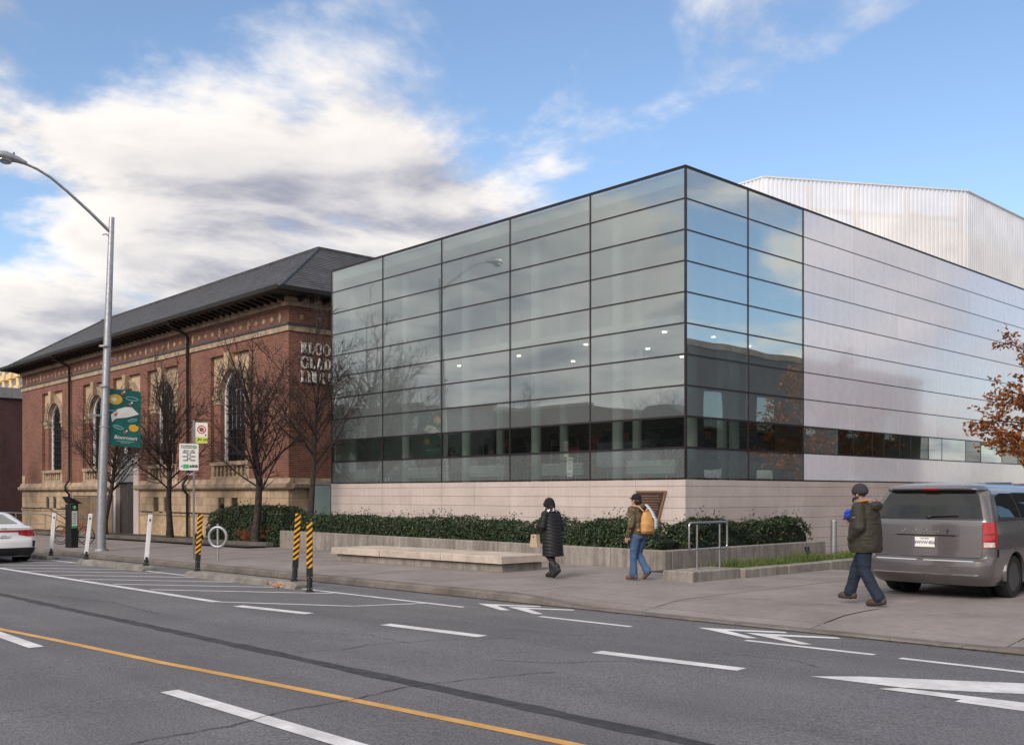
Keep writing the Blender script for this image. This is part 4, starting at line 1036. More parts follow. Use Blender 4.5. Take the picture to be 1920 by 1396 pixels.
bare_tree('dark bare tree in front of the large arched window near the brick corner', -16.75, -2.35, gz(-16.7) + .05, 8.4, .15, 22, first=2.0, spread=2.5)
bare_tree('slender bare tree in front of the window right of the entrance', -23.2, -2.55, gz(-23) + .05, 7.4, .14, 23, first=2.3, spread=2.3, leaves=.02)
bare_tree('bare tree behind the street lamp with a few yellow leaves', -30.3, -2.4, gz(-30) + .05, 6.9, .14, 24, first=2.2, spread=2.5, leaves=.10)
bare_tree('bare tree at the far corner of the brick library', -47.5, -4.2, gz(-47) + .0, 7.0, .14, 25, first=1.9, spread=2.6)
# oak in autumn leaf by the driveway
def oak(x, y, seed):
    r = random.Random(seed); t = thing('oak_tree', 'oak with rusty orange autumn leaves overhanging the driveway', 'tree', (x, y, gz(x)))
    tr = MB(); cr = MB(); lf = MB(); tips = []
    pts = [Vector((0, 0, -.1)), Vector((.02, 0, 1.0)), Vector((-.04, .03, 2.0)), Vector((.0, .05, 3.2)), Vector((.1, .0, 4.6)), Vector((.05, .1, 6.0))]
    tr.tube(pts, [.20, .16, .15, .13, .09, .05], 10)
    for k in range(26):
        z = 1.9 + 4.0 * k / 26; i = min(4, int(z / 1.3)); p = pts[i].lerp(pts[i+1], .5); p.z = z
        a = k * 2.4 + r.uniform(-.4, .4); el = r.uniform(.05, .55); dd = (math.cos(a)*math.cos(el), math.sin(a)*math.cos(el), math.sin(el))
        q, rd = grow(cr, p, dd, r.uniform(1.7, 2.6) * (1.1 - .45*k/26), .035, 1, r, 5, up=.01, wob=.09, taper=.2)
        for j in range(2, len(q)):
            for _ in range(2):
                q2, _r = grow(cr, q[j], side_dir(q[j]-q[j-1], r.uniform(.5, 1.0), r), r.uniform(.25, .7), .008, 2, r, 3, up=.02, wob=.12, taper=.4)
                for pp in q2[1:]:
                    for _k in range(5): lobed_leaf(lf, pp + Vector((r.gauss(0, .07), r.gauss(0, .07), r.gauss(0, .07))), (r.gauss(0, .8), r.gauss(0, .8), r.gauss(.5, .7)), r.uniform(.11, .18), r)
    tr.build('trunk', 'bark', t, smooth=60); stuff(cr.build('limbs', 'bark', t, fix=False)); stuff(lf.build('crown', 'oak_leaf', t, fix=False))
oak(3.75, 13.0, 5)
# ================================================================== STREET FURNITURE
# street lamp with banner
lp = thing('street_lamp', 'tall leaning grey street lamp with curved arm over the road', 'street lamp', (-17.96, -7.2, gz(-17.96)))
MB().tube([(0, 0, -.05), (0, .0, .6), (0, .10, 3.5), (0, .36, 10.85)], [.17, .155, .14, .085], 16).build('pole', 'galvanised', lp, smooth=60)
MB().tube([(0, 0, .0), (0, 0, .06)], [.24, .23], 16).build('base_flange', 'galvanised', lp)
arm = [(0, .33, 10.35), (0, -.35, 10.9), (0, -1.05, 11.42), (0, -1.55, 11.75), (0, -1.95, 11.92), (0, -2.35, 12.02)]
MB().tube(arm, [.055, .05, .045, .042, .04, .038], 10).build('arm', 'galvanised', lp, smooth=60)
MB().tube([(0, .30, 10.2), (0, .18, 10.28), (0, .06, 10.24)], .02, 6).build('arm_clamp', 'galvanised', lp)
lum = MB().tube([(0, -2.25, 12.02), (0, -2.5, 12.08), (0, -2.85, 12.12), (0, -3.05, 12.11), (0, -3.14, 12.06)], [.06, .10, .15, .12, .04], 14).build('lamp_head', 'galvanised', lp, smooth=60)
MB().ellips((0, -2.86, 11.98), (.13, .20, .12)).build('lens', 'window_glass', lum, smooth=60)
MB().cyl((0, -2.62), .03, 12.2, 12.27, 10).build('photocell', 'dark_grey', lum)
for z in (4.55, 6.25): MB().tube([(0, .14, z), (0, .5, z + .0)], .022, 6).build('banner_arm', 'galvanised', lp)
MB().box((-.05, -.36, 4.35), (.05, .02, 4.41)).build('bracket', 'galvanised', lp)
for z in (4.0, 5.3, 6.6): MB().tube([(0, .12, z), (0, .12 + .001, z + .05)], .165, 16).build('band', 'galvanised', lp)
mk('banner_green', (0.012, 0.13, 0.115), 0.75, var=0.12, scale=2)
mk('print_white', (0.78, 0.78, 0.74), 0.7, var=0.04); mk('print_yellow', (0.75, 0.45, 0.05), 0.7, var=0.05); mk('print_red', (0.6, 0.12, 0.08), 0.7, var=0.05); mk('print_black', (0.01, 0.01, 0.01), 0.6)
mk('print_green', (0.06, 0.40, 0.14), 0.6); mk('print_blue', (0.05, 0.10, 0.45), 0.6); mk('print_lime', (0.62, 0.70, 0.10), 0.6); mk('print_teal', (0.25, 0.5, 0.46), 0.7)
bnr = thing('banner', 'green printed banner hanging from the street lamp', 'banner', (-17.96, -6.94, gz(-17.96)))
m = MB(); ny, nz = 10, 16; BWD, z0b, z1b = 1.06, 3.42, 5.28
for side in (0.012, -0.012):
    base = len(m.v)
    for i in range(ny + 1):
        for j in range(nz + 1):
            y = BWD*i/ny; z = z0b + (z1b - z0b)*j/nz - .05*i/ny; m.v.append((side + .03*math.sin(z*2.2 + y*1.5), y, z))
    for i in range(ny):
        for j in range(nz): a = base + i*(nz+1) + j; m.f.append((a, a+nz+1, a+nz+2, a+1))
m.build('cloth', 'banner_green', bnr, smooth=80, fix=False)
def bp(y, z): return (.012 + .03*math.sin(z*2.2 + y*1.5) + .012, y, z)
def bshape(pts, mat, name='printed_motif'):
    m = MB(); m.v = [bp(y, z) for y, z in pts]; m.f = [tuple(range(len(pts)))]; return m.build(name, mat, bnr, fix=False)
def bell(cy, cz, ry, rz, a=0.0, n=16): return [(cy + ry*math.cos(t)*math.cos(a) - rz*math.sin(t)*math.sin(a), cz + ry*math.cos(t)*math.sin(a) + rz*math.sin(t)*math.cos(a)) for t in [2*math.pi*k/n for k in range(n)]]
def bring(cy, cz, ry, rz, a, mat):
    o, i_ = bell(cy, cz, ry, rz, a), bell(cy, cz, ry-.03, rz-.03, a); m = MB(); m.v = [bp(*p) for p in o + i_]; n = len(o)
    m.f = [(k, (k+1) % n, n + (k+1) % n, n + k) for k in range(n)]; m.build('printed_motif', mat, bnr, fix=False)
bshape(bell(.22, 4.93, .23, .17), 'print_yellow'); bshape([(y, z) for y, z in bell(.19, 4.93, .14, .10)], 'print_black'); 
m = MB(); m.v = [(x + .004, y, z) for x, y, z in [bp(*p) for p in bell(.17, 4.93, .09, .07)]]; m.f = [tuple(range(16))]; m.build('printed_motif', 'print_white', bnr, fix=False)
bring(.76, 4.98, .21, .07, -.12, 'print_teal')
bshape([(.06, 4.42), (.30, 4.62), (.56, 4.70), (.76, 4.70), (1.0, 4.48), (.62, 4.36), (.22, 4.30), (.10, 4.18)], 'print_white')
m = MB(); m.v = [(x + .004, y, z) for x, y, z in [bp(*p) for p in ((.17, 4.46), (.29, 4.50), (.27, 4.40), (.18, 4.36))]]; m.f = [(0, 1, 2, 3)]; m.build('printed_motif', 'print_red', bnr, fix=False)
bshape(bell(.82, 4.02, .17, .13), 'print_yellow'); bshape(bell(.83, 4.11, .13, .04), 'print_black')
bring(.30, 4.02, .19, .06, -.25, 'print_teal'); bring(.78, 4.27, .17, .05, .2, 'print_teal')
for y, z in ((.44, 5.14), (.70, 4.80), (.52, 3.86)): bshape(bell(y, z, .05, .05, 0, 6), 'print_red'); bshape(bell(y + .06, z + .05, .035, .035, 0, 5), 'print_white')
text('lettering', 'Bloorcourt', .17, 'print_white', bnr, frame_mtx((.045, .53, 3.68), (0, 1, -.05), (0, 0, 1)), shear=.25, bold=.0015)
for z_, w_ in ((3.565, .30), (3.515, .18)): bshape([(.53 - w_, z_), (.53 + w_, z_ - .02), (.53 + w_, z_ + .0), (.53 - w_, z_ + .02)], 'print_teal')
# parking sign post
ps = thing('sign_post', 'thin grey post carrying two parking signs at the kerb', 'sign post', (-11.0, -7.3, gz(-11)))
MB().box((-.025, -.02, -.05), (.025, .02, 3.78)).build('post', 'galvanised', ps)
fx = Vector((1, -.35, 0)).normalized(); ft = Vector((.35, 1, 0)).normalized()      # the plates face the oncoming lane
def plate(parent, c, w, h, mat, name='sign_plate', rr_=.03):
    c = Vector(c); m = MB(); pts = []
    for sx, sz, a0 in ((1, 1, 0), (-1, 1, 90), (-1, -1, 180), (1, -1, 270)):
        for k in range(4): a = R(a0 + 30*k); pts.append((sx*(w/2 - rr_) + rr_*math.cos(a), sz*(h/2 - rr_) + rr_*math.sin(a)))
    n = len(pts)
    for d in (0, .004): m.v += [tuple(c + ft*u + Vector((0, 0, v)) + fx*d) for u, v in pts]
    m.f = [tuple(range(n)), tuple(range(n, 2*n))] + [(i, (i+1) % n, n + (i+1) % n, n + i) for i in range(n)]
    return m.build(name, mat, parent)
def on_plate(c, u, v, d=.007): return tuple(Vector(c) + ft*u + Vector((0, 0, v)) + fx*d)
def disc(parent, c, u, v, r0, r1, mat, name='printed_motif', n=24, d=.007):
    m = MB()
    for i in range(n):
        a = 2*math.pi*i/n; m.v += [on_plate(c, u + r0*math.cos(a), v + r0*math.sin(a), d), on_plate(c, u + r1*math.cos(a), v + r1*math.sin(a), d)]
    m.f = [(2*i, 2*i+1, (2*i+3) % (2*n), (2*i+2) % (2*n)) for i in range(n)]; return m.build(name, mat, parent, fix=False)
def quad(parent, c, pts, mat, d=.007, name='printed_motif'):
    m = MB(); m.v = [on_plate(c, u, v, d) for u, v in pts]; m.f = [tuple(range(len(pts)))]; return m.build(name, mat, parent, fix=False)
c1 = Vector((.03, 0, 0)) + ft*.19 + Vector((0, 0, 3.44)); p1 = plate(ps, c1, .32, .56, 'print_white')
disc(p1, c1, 0, .09, .085, .118, 'print_red'); disc(p1, c1, 0, .09, .0, .055, 'print_black', d=.0065)
quad(p1, c1, [(-.08, .155), (-.06, .175), (.08, .025), (.06, .005)], 'print_red', d=.009); quad(p1, c1, [(.09, -.03), (.09, -.09), (.14, -.06)], 'print_black')
quad(p1, c1, [(-.158, -.27), (.158, -.27), (.158, -.11), (-.158, -.11)], 'print_lime', d=.0055); text('lettering', '$ 150', .085, 'print_black', p1, frame_mtx(on_plate(c1, .055, -.19), ft, (0, 0, 1)), bold=.002)
quad(p1, c1, [(-.13, -.23), (-.115, -.24), (-.07, -.19), (-.05, -.2), (-.05, -.15), (-.1, -.15), (-.085, -.175)], 'print_black')
c2 = Vector((.03, 0, 0)) - ft*.14 + Vector((0, 0, 2.78)); p2 = plate(ps, c2, .50, .72, 'print_white')
disc(p2, c2, .15, .27, 0, .055, 'print_green'); text('lettering', 'P', .085, 'print_white', p2, frame_mtx(on_plate(c2, .15, .27, .009), ft, (0, 0, 1)))
for i, (tx, sz, v) in enumerate((('PAY PARKING', .048, .30), ('3 HOUR MAX', .048, .25), ('MON - FRI', .062, .165), ('7:00AM - 9:00PM', .048, .115), ('SAT', .062, .06), ('8:00AM - 9:00PM', .048, .01), ('SUN', .062, -.045), ('1:00PM - 9:00PM', .048, -.095))):
    text('lettering', tx, sz, 'print_black', p2, frame_mtx(on_plate(c2, -.06 if i < 2 else 0, v), ft, (0, 0, 1)), bold=.001)
quad(p2, c2, [(-.15, -.31), (0.0, -.31), (0.0, -.20), (-.15, -.20)], 'print_green'); text('lettering', '6808', .11, 'print_black', p2, frame_mtx(on_plate(c2, .12, -.255), ft, (0, 0, 1)), bold=.003); quad(p2, c2, [(-.21, -.255), (-.17, -.225), (-.17, -.285)], 'print_black')
# pay station
pm = thing('pay_station', 'black parking pay station with tilted solar panel', 'pay station', (-21.15, -7.0, gz(-21.15)), R(12))
MB().bev((-.17, -.15, 0), (.17, .15, 1.52), .02).build('cabinet', 'iron_black', pm)
MB().prism([(-.23, 1.78), (.24, 1.56), (.24, 1.52), (-.1, 1.54), (-.23, 1.74)], -.2, .2, 'x').build('solar_panel', 'iron_black', pm)
def front(parent, x0, x1, z0, z1, mat, d, name): return MB().box((x0, -.15 - d, z0), (x1, -.15 - d + .003, z1)).build(name, mat, parent)
# its face looks along the pavement towards +x
MB().box((.171, -.1, .68), (.176, .1, 1.28)).build('instruction_panel', 'print_white', pm); MB().box((.177, -.1, .68), (.179, .1, .76)).build('panel_print', 'print_green', pm)
for k in range(5): MB().box((.177, -.07, .84 + k*.08), (.179, .04, .87 + k*.08)).build('panel_print', 'print_teal' if k % 2 else 'print_green', pm)
MB().tube([(.171, 0, 1.40), (.18, 0, 1.40)], .075, 18).build('badge', 'print_green', pm); text('lettering', 'P', .11, 'print_white', pm, frame_mtx((.184, 0, 1.40), (0, 1, 0), (0, 0, 1)))
# ring bike stand
rb = thing('bike_ring', 'grey ring and post bicycle stand beside the kerb', 'bicycle stand', (-10.0, -7.1, gz(-10)))
MB().tube([(0, 0, 0), (0, 0, .98)], .028, 10).build('post', 'galvanised', rb, smooth=60)
pts = [(0.0 + .24*math.sin(a)*.75, .24*math.sin(a)*.66, .62 + .24*math.cos(a)*1.1) for a in [2*math.pi*k/28 for k in range(29)]]
MB().tube(pts, .04, 8, cap=False).build('ring', 'galvanised', rb, smooth=60)
# concrete lane curbs with flexible posts
def lane_curb(x0, x1, label, y0=-9.46, y1=-9.08):
    t = thing('lane_curb', label, 'concrete curb', group='concrete curbs along the bike lane')
    m = MB(); vs = []
    for x in (x0, x0 + .12, x1 - .12, x1):
        h = .07 if x in (x0, x1) else .125; z = rz_(x)
        for y, zz in ((y0, z - .02), (y0 + .03, z + h - .02), (y0 + .06, z + h), (y1 - .06, z + h), (y1 - .03, z + h - .02), (y1, z - .02)): vs.append((x, y, zz))
    fs = [(6*i+j, 6*i+6+j, 6*i+7+j, 6*i+1+j) for i in range(3) for j in range(5)] + [tuple(range(6)), tuple(18 + j for j in range(6))]
    m.add(vs, fs).build('curb', 'curb_concrete', t); return t
lane_curb(-20.5, -16.15, 'concrete lane curb beside the white car'); lane_curb(-13.7, -9.25, 'concrete lane curb carrying two white flexible posts'); c3 = lane_curb(-6.95, -2.1, 'chipped concrete lane curb carrying two striped posts')
mk('rubble', (0.42, 0.27, 0.19), .9, var=.3, scale=12, bump=.6)
m = MB(); r = random.Random(9)
for i in range(40):
    x = -2.75 + r.gauss(0, .16); s_ = r.uniform(.02, .06); m.ellips((x, -9.42 - r.uniform(0, .08), rz_(x) + r.uniform(.02, .10)), (s_, s_*.7, s_*.6), 5, 4)
stuff(m.build('broken_edge', 'rubble', c3))
mk('post_white', (0.74, 0.74, 0.76), .4, var=.05, streak=.15); mk('rubber', (0.014, 0.014, 0.015), .6, var=.2)
def stripes():
    m, t, b = nodes('stripes'); tc = nn(t, 'ShaderNodeTexCoord'); sp = nn(t, 'ShaderNodeSeparateXYZ', {0: tc.outputs['Object']})
    a = nn(t, 'ShaderNodeMath', {0: sp.outputs[2], 1: 9.0}, operation='MULTIPLY'); b2 = nn(t, 'ShaderNodeMath', {0: sp.outputs[1], 1: 8.0}, operation='MULTIPLY')
    a2 = nn(t, 'ShaderNodeMath', {0: a.outputs[0], 1: b2.outputs[0]}, operation='SUBTRACT'); fr = nn(t, 'ShaderNodeMath', {0: a2.outputs[0]}, operation='FRACT')
    gt = nn(t, 'ShaderNodeMath', {0: fr.outputs[0], 1: .47}, operation='GREATER_THAN')
    mx = nn(t, 'ShaderNodeMix', {0: gt.outputs[0], 6: (0.78, 0.36, 0.015, 1), 7: (0.012, 0.011, 0.011, 1)}, data_type='RGBA')
    t.links.new(mx.outputs[2], b.inputs['Base Color']); b.inputs['Roughness'].default_value = .4; MATS['stripes'] = m
stripes()
def flex_post(x, y, base, h, mat, label, tilt, group, w=.11, foot=.16):
    t = thing('flexible_post', label, 'post', (x, y, base), group=group); t.rotation_euler = (tilt[0], tilt[1], R(-25))
    MB().bev((-.07, -.07, 0), (.07, .07, .035), .01).build('base', 'rubber', t)
    MB().tube([(0, 0, .03), (0, 0, foot + .06)], [.055, .05], 10).build('hinge', 'rubber', t)
    for dy in (-.03, .03):
        for z in (.07, foot): MB().tube([(.045, dy, z), (.062, dy, z)], .011, 8).build('bolt', 'steel', t)
    MB().bev((-.035, -w/2, foot), (.035, w/2, h), .012).build('panel', mat, t)
    MB().box((.0355, -.02, h - .16), (.038, .02, h - .1)).build('label', 'dark_grey', t) if mat == 'post_white' else MB().bev((-.037, -w/2 - .002, foot + .0), (.037, w/2 + .002, foot + .18), .012).build('sleeve', 'rubber', t)
    return t
G1 = 'white flexible posts'; G2 = 'black and orange striped posts'
flex_post(-16.4, -9.25, rz_(-16.4) + .11, 1.28, 'post_white', 'white flexible post nearest the white car', (R(-5), R(3), 0), G1)
flex_post(-13.55, -9.25, rz_(-13.55) + .12, 1.27, 'post_white', 'white flexible post on the curb in front of the street lamp base', (R(-6), R(4), 0), G1)
flex_post(-9.5, -9.25, rz_(-9.5) + .12, 1.27, 'post_white', 'white flexible post on the curb end nearest the parking sign', (R(-5), R(4), 0), G1)
flex_post(-6.68, -9.25, rz_(-6.68) + .12, 1.30, 'stripes', 'striped post next to the bike ring, on the curb end', (R(-3), R(3), 0), G2, foot=.22)
flex_post(-2.45, -9.25, rz_(-2.45) + .12, 1.33, 'stripes', 'striped post on the chipped end of the curb', (R(-3), R(3), 0), G2, foot=.26)
flex_post(-1.4, -9.55, rz_(-1.4), 1.30, 'stripes', 'striped post standing on the asphalt past the curb end', (R(0), R(0), 0), G2, foot=.28)
# plaque
pq = thing('plaque', 'dark bronze trapezoid plaque on the stone wall behind the hedge', 'plaque')
mk('bronze', (0.075, 0.052, 0.05), .45, metal=.4, var=.15); mk('bronze_edge', (0.40, 0.22, 0.12), .4, metal=.5)
T = [(-1.5, 1.76), (-0.54, 1.76), (-0.86, 0.75), (-1.18, 0.75)]
MB().prism(T, -.07, -.03).build('frame', 'bronze_edge', pq)
MB().prism([(-1.45, 1.72), (-0.60, 1.72), (-0.89, 0.79), (-1.15, 0.79)], -.078, -.071).build('tablet', 'bronze', pq)
for k in range(11):
    z = 1.62 - k*.065; w = .36 - k*.022; MB().box((-1.02 - w, -.081, z), (-1.02 + w*rr.uniform(.6, 1), -.0782, z + .018)).build('inscription_line', 'bronze_edge', pq)
# railings, bicycle by the brick library
rl = thing('handrail', 'grey metal ramp handrail in front of the brick library base', 'handrail')
for x in (-47, -44.6, -42.2, -39.8): MB().tube([(x, -1.9, gz(x)), (x, -1.9, .62)], .025, 8).build('post', 'galvanised', rl)
MB().tube([(-48, -1.9, .62), (-39.8, -1.9, .62)], .025, 8).build('rail', 'galvanised', rl); MB().tube([(-48, -1.9, .1), (-39.8, -1.9, .1)], .018, 8).build('rail', 'galvanised', rl)
for y in (-1.75, -0.7):
    MB().tube([(-41, y, .95), (-39.6, y, .9), (-34.6, y, -.05)], .03, 8).build('stair_rail', 'dark_grey', rl); MB().tube([(-41, y, .6), (-39.6, y, .55), (-34.8, y, -.3)], .02, 8).build('stair_rail', 'dark_grey', rl)
sc = thing('screen_fence', 'beige panel screen in a grey steel frame beside the entrance', 'fence')
for k in range(5): MB().box((-34.75 + k*.0, -2.2 + k*.36, -.25), (-34.70, -2.2 + k*.36 + .35, 1.5)).build('panel', 'old_stone', sc)
for y in (-2.25, -.38): MB().box((-34.78, y, -.4), (-34.68, y + .05, 1.62)).build('post', 'galvanised', sc)
MB().box((-34.78, -2.2, 1.52), (-34.68, -.38, 1.6)).build('top_rail', 'galvanised', sc)
def bicycle(x, y, rz, label, mat):
    b = thing('bicycle', label, 'bicycle', (x, y, gz(x)), rz, 'parked bicycles')
    for wx in (-.52, .52):
        w = thing('wheel', '', '', (wx, 0, .34)); w.parent = b
        del w['label'], w['category']
        MB().tube([(.33*math.cos(a), 0, .33*math.sin(a)) for a in [2*math.pi*k/28 for k in range(29)]], .018, 6, cap=False).build('tyre', 'rubber', w)
        m = MB()
        for k in range(12): a = 2*math.pi*k/12; m.tube([(0, 0, 0), (.32*math.cos(a), 0, .32*math.sin(a))], .003, 3)
        m.build('spokes', 'steel', w); MB().tube([(0, -.04, 0), (0, .04, 0)], .02, 8).build('hub', 'steel', w)
    bbp, st, hd, ra, fa = Vector((-.06, 0, .30)), Vector((-.17, 0, .80)), Vector((.36, 0, .82)), Vector((-.52, 0, .34)), Vector((.52, 0, .34))
    m = MB()
    for p, q in ((bbp, st), (bbp, hd - Vector((0, 0, .08))), (st, hd), (bbp, ra), (st, ra), (hd, fa)): m.tube([p, q], .017, 6)
    m.build('frame', mat, b)
    MB().tube([st, st + Vector((-.03, 0, .14))], .013, 6).build('seat_post', 'steel', b); MB().ellips((-.22, 0, .96), (.14, .07, .035)).build('saddle', 'rubber', b)
    MB().tube([hd, hd + Vector((-.02, 0, .14)), (.38, .26, .99), (.33, .29, .99)], .012, 6).tube([hd + Vector((-.02, 0, .14)), (.38, -.26, .99), (.33, -.29, .99)], .012, 6).build('handlebar', 'steel', b)
    MB().tube([(bbp.x, -.03, bbp.z), (bbp.x, -.05, bbp.z)], .09, 16).build('chainring', 'steel', b)
    MB().tube([bbp, bbp + Vector((.02, -.08, -.16))], .01, 5).box((bbp.x - .03, -.13, bbp.z - .18), (bbp.x + .07, -.05, bbp.z - .155)).build('pedal', 'rubber', b)
mk('bike_red', (0.45, 0.06, 0.03), .35, var=.08); mk('bike_grey', (0.12, 0.12, 0.13), .4)
bicycle(-23.6, -6.1, R(38), 'red bicycle parked beside the black pay station', 'bike_red'); bicycle(-25.6, -5.5, R(25), 'dark grey bicycle parked behind the red one', 'bike_grey')
# ================================================================== VEHICLES
def interp(tab, z):
    if z <= tab[0][0]: return tab[0][1]
    for (a, va), (b, vb) in zip(tab, tab[1:]):
        if z <= b:
            t = (z - a) / (b - a); return va + (vb - va) * t
    return tab[-1][1]
class Shell:
    """vehicle skin: rounded plan outline at every height. u: 0 rear centre, 1 start of rear corner, 2 side, 3 front corner, 4..5 front centre"""
    def __init__(s, w, yr, yf, rc, fc, bow=0.05): s.w, s.yr, s.yf, s.rc, s.fc, s.bow = w, yr, yf, rc, fc, bow
    def P(s, u, z):
        sg = 1 if u >= 0 else -1; u = abs(u)
        w, yr, yf, rc, fc = (interp(t, z) for t in (s.w, s.yr, s.yf, s.rc, s.fc))
        rc = min(rc, w * .9)
        if u <= 1: x = (w - rc) * u; y = yr + s.bow * (x / max(w, .01)) ** 2
        elif u <= 2: a = (u - 1) * math.pi / 2; x = w - rc + rc * math.sin(a); y = yr + s.bow * ((w - rc)/w)**2 + rc * (1 - math.cos(a))
        elif u <= 3:
            y0 = yr + s.bow * ((w - rc)/w)**2 + rc; y1 = yf - fc - .10; t = u - 2; y = y0 + (y1 - y0) * t; x = w
        elif u <= 4: a = (u - 3) * math.pi / 2; x = w - fc + fc * math.cos(a); y = yf - fc - .10 + fc * math.sin(a)
        else: x = (w - fc) * (5 - u); y = yf - .10 * (x / max(w, .01)) ** 2
        return Vector((sg * x, y, z))
    def Nrm(s, u, z):
        a = s.P(u + .01, z) - s.P(u - .01, z); b = s.P(u, z + .006) - s.P(u, z - .006); n = a.cross(b)
        return n.normalized() if n.length > 1e-9 else Vector((0, -1, 0))
    def body(s, zs, us):
        m = MB(); full = [-u for u in us[::-1] if u > 0] + list(us)
        n = len(full)
        for z in zs:
            for u in full: m.v.append(tuple(s.P(u, z)))
        for i in range(len(zs) - 1):
            for k in range(n - 1): m.f.append((i*n+k, i*n+k+1, (i+1)*n+k+1, (i+1)*n+k))
            m.f.append((i*n+n-1, i*n, (i+1)*n, (i+1)*n+n-1))
        m.f.append(tuple(range(n))); m.f.append(tuple((len(zs)-1)*n + k for k in range(n)))
        return m
    def patch(s, u0, u1, z0, z1, off, nu=12, nz=8, thick=.0):
        m = MB(); zf = (lambda t: z0 + (z1 - z0) * t)
        for i in range(nu + 1):
            u = u0 + (u1 - u0) * i / nu
            for j in range(nz + 1):
                a = z0(u) if callable(z0) else z0; b = z1(u) if callable(z1) else z1
                z = a + (b - a) * j / nz; m.v.append(tuple(s.P(u, z) + s.Nrm(u, z) * off))
        for i in range(nu):
            for j in range(nz): a = i*(nz+1)+j; m.f.append((a, a+nz+1, a+nz+2, a+1))
        # rim back into the body so that the piece has thickness
        edge = [i*(nz+1) for i in range(nu+1)] + [nu*(nz+1)+j for j in range(1, nz+1)] + [i*(nz+1)+nz for i in range(nu-1, -1, -1)] + [j for j in range(nz-1, 0, -1)]
        base = len(m.v)
        cx = Vector((0, 0, 0))
        for e in edge:
            v = Vector(m.v[e]); 
            i, j = divmod(e, nz+1); u = u0 + (u1-u0)*i/nu; a = z0(u) if callable(z0) else z0; b = z1(u) if callable(z1) else z1
            m.v.append(tuple(v - s.Nrm(u, a + (b-a)*j/nz) * (off + .01)))
        k = len(edge)
        for q in range(k): m.f.append((edge[q], edge[(q+1) % k], base + (q+1) % k, base + q))
        return m
def evaluated(o):
    return scratch_eval(o)
def cut_arches(o, centres, rad, w):
    """open round wheel arches in the sides: drop the faces inside each circle and pull the rim onto it"""
    bm = bmesh.new(); bm.from_mesh(o.data)
    bmesh.ops.delete(bm, geom=[f for f in bm.faces if len(f.verts) > 12 and f.calc_center_median().z < .4], context='FACES')
    for (y, z) in centres:
        kill = []
        for f in bm.faces:
            c = f.calc_center_median()
            if abs(c.x) > w * .55 and math.hypot(c.y - y, c.z - z) < rad: kill.append(f)
        rim = {v for f in kill for v in f.verts}
        bmesh.ops.delete(bm, geom=kill, context='FACES')
        for v in rim:
            if v.is_valid and v.link_faces:
                d = Vector((v.co.y - y, v.co.z - z))
                if v.co.z > z - .12 and d.length > .01: d = d.normalized() * rad; v.co.y = y + d.x; v.co.z = z + d.y
    bm.to_mesh(o.data); bm.free()
def wheel(parent, x, y, r_, side, rim='alloy'):
    w = thing('wheel', '', '', (x, y, r_)); w.parent = parent; del w['label'], w['category']
    s = side; wd = .21
    MB().lathe([(r_ - .11, -wd/2), (r_ - .02, -wd/2), (r_, -wd/2 + .03), (r_, wd/2 - .03), (r_ - .02, wd/2), (r_ - .11, wd/2), (r_ - .12, wd*.3), (r_ - .12, -wd*.3), (r_ - .11, -wd/2)], 36, axis='x', cap=False).build('tyre', 'rubber', w, smooth=40)
    m = MB().lathe([(r_ - .12, s*wd*.46), (r_ - .105, s*wd*.47), (r_ - .105, s*wd*.40), (r_ - .13, s*wd*.1), (.06, s*wd*.1), (.05, s*wd*.1)], 32, axis='x')
    m.build('rim', 'dark_grey', w, smooth=40)
    for k in range(5):
        a0 = 2*math.pi*k/5; m2 = MB(); pts = []
        for (rad_, hw) in ((.03, .035), (r_ - .11, .045)):
            for q in (-1, 1): pts.append((math.cos(a0)*rad_ - math.sin(a0)*hw*q, math.sin(a0)*rad_ + math.cos(a0)*hw*q))
        xx = s*wd*.42
        m2.add([(xx, pts[0][0], pts[0][1]), (xx, pts[1][0], pts[1][1]), (xx - s*.02, pts[3][0], pts[3][1]), (xx - s*.02, pts[2][0], pts[2][1]),
                (xx - s*.05, pts[0][0], pts[0][1]), (xx - s*.05, pts[1][0], pts[1][1]), (xx - s*.06, pts[3][0], pts[3][1]), (xx - s*.06, pts[2][0], pts[2][1])],
               [(0, 1, 2, 3), (4, 7, 6, 5), (0, 4, 5, 1), (1, 5, 6, 2), (2, 6, 7, 3), (3, 7, 4, 0)]).build('spoke', rim, w)
    MB().tube([(s*wd*.36, 0, 0), (s*wd*.45, 0, 0)], .05, 14).build('hub_cap', rim, w)
mk('alloy', (0.42, 0.42, 0.43), .35, metal=.8, var=.08)
mk('van_paint', (0.16, 0.148, 0.155), .28, metal=.5, var=.03, coat=1.0, scale=1.0)
mk('car_white', (0.78, 0.78, 0.79), .3, var=.02, coat=1.0, scale=1.0)
mk('black_plastic', (0.018, 0.018, 0.02), .5, var=.15)
mk('underbody', (0.006, 0.006, 0.006), .9)
mk('lamp_red', (0.42, 0.008, 0.010), .15, var=.12, scale=14, coat=1.0); mk('lamp_clear', (0.6, 0.58, 0.56), .15, var=.2, scale=20, coat=1.0)
mk('chrome', (0.75, 0.75, 0.76), .08, metal=1.0, var=.02)
mk_glass('tint_glass', (0.10, 0.11, 0.115), (0.012, 0.013, 0.015), 0.55, ior=1.75)
mk_glass('car_glass', (0.20, 0.24, 0.27), (0.02, 0.025, 0.03), 0.5, ior=2.3)
ZZ = lambda a, b, n: [a + (b - a) * i / n for i in range(n + 1)]
US = ZZ(0, 1, 8) + ZZ(1, 2, 7)[1:] + ZZ(2, 3, 84)[1:] + ZZ(3, 4, 6)[1:] + ZZ(4, 5, 5)[1:-1]
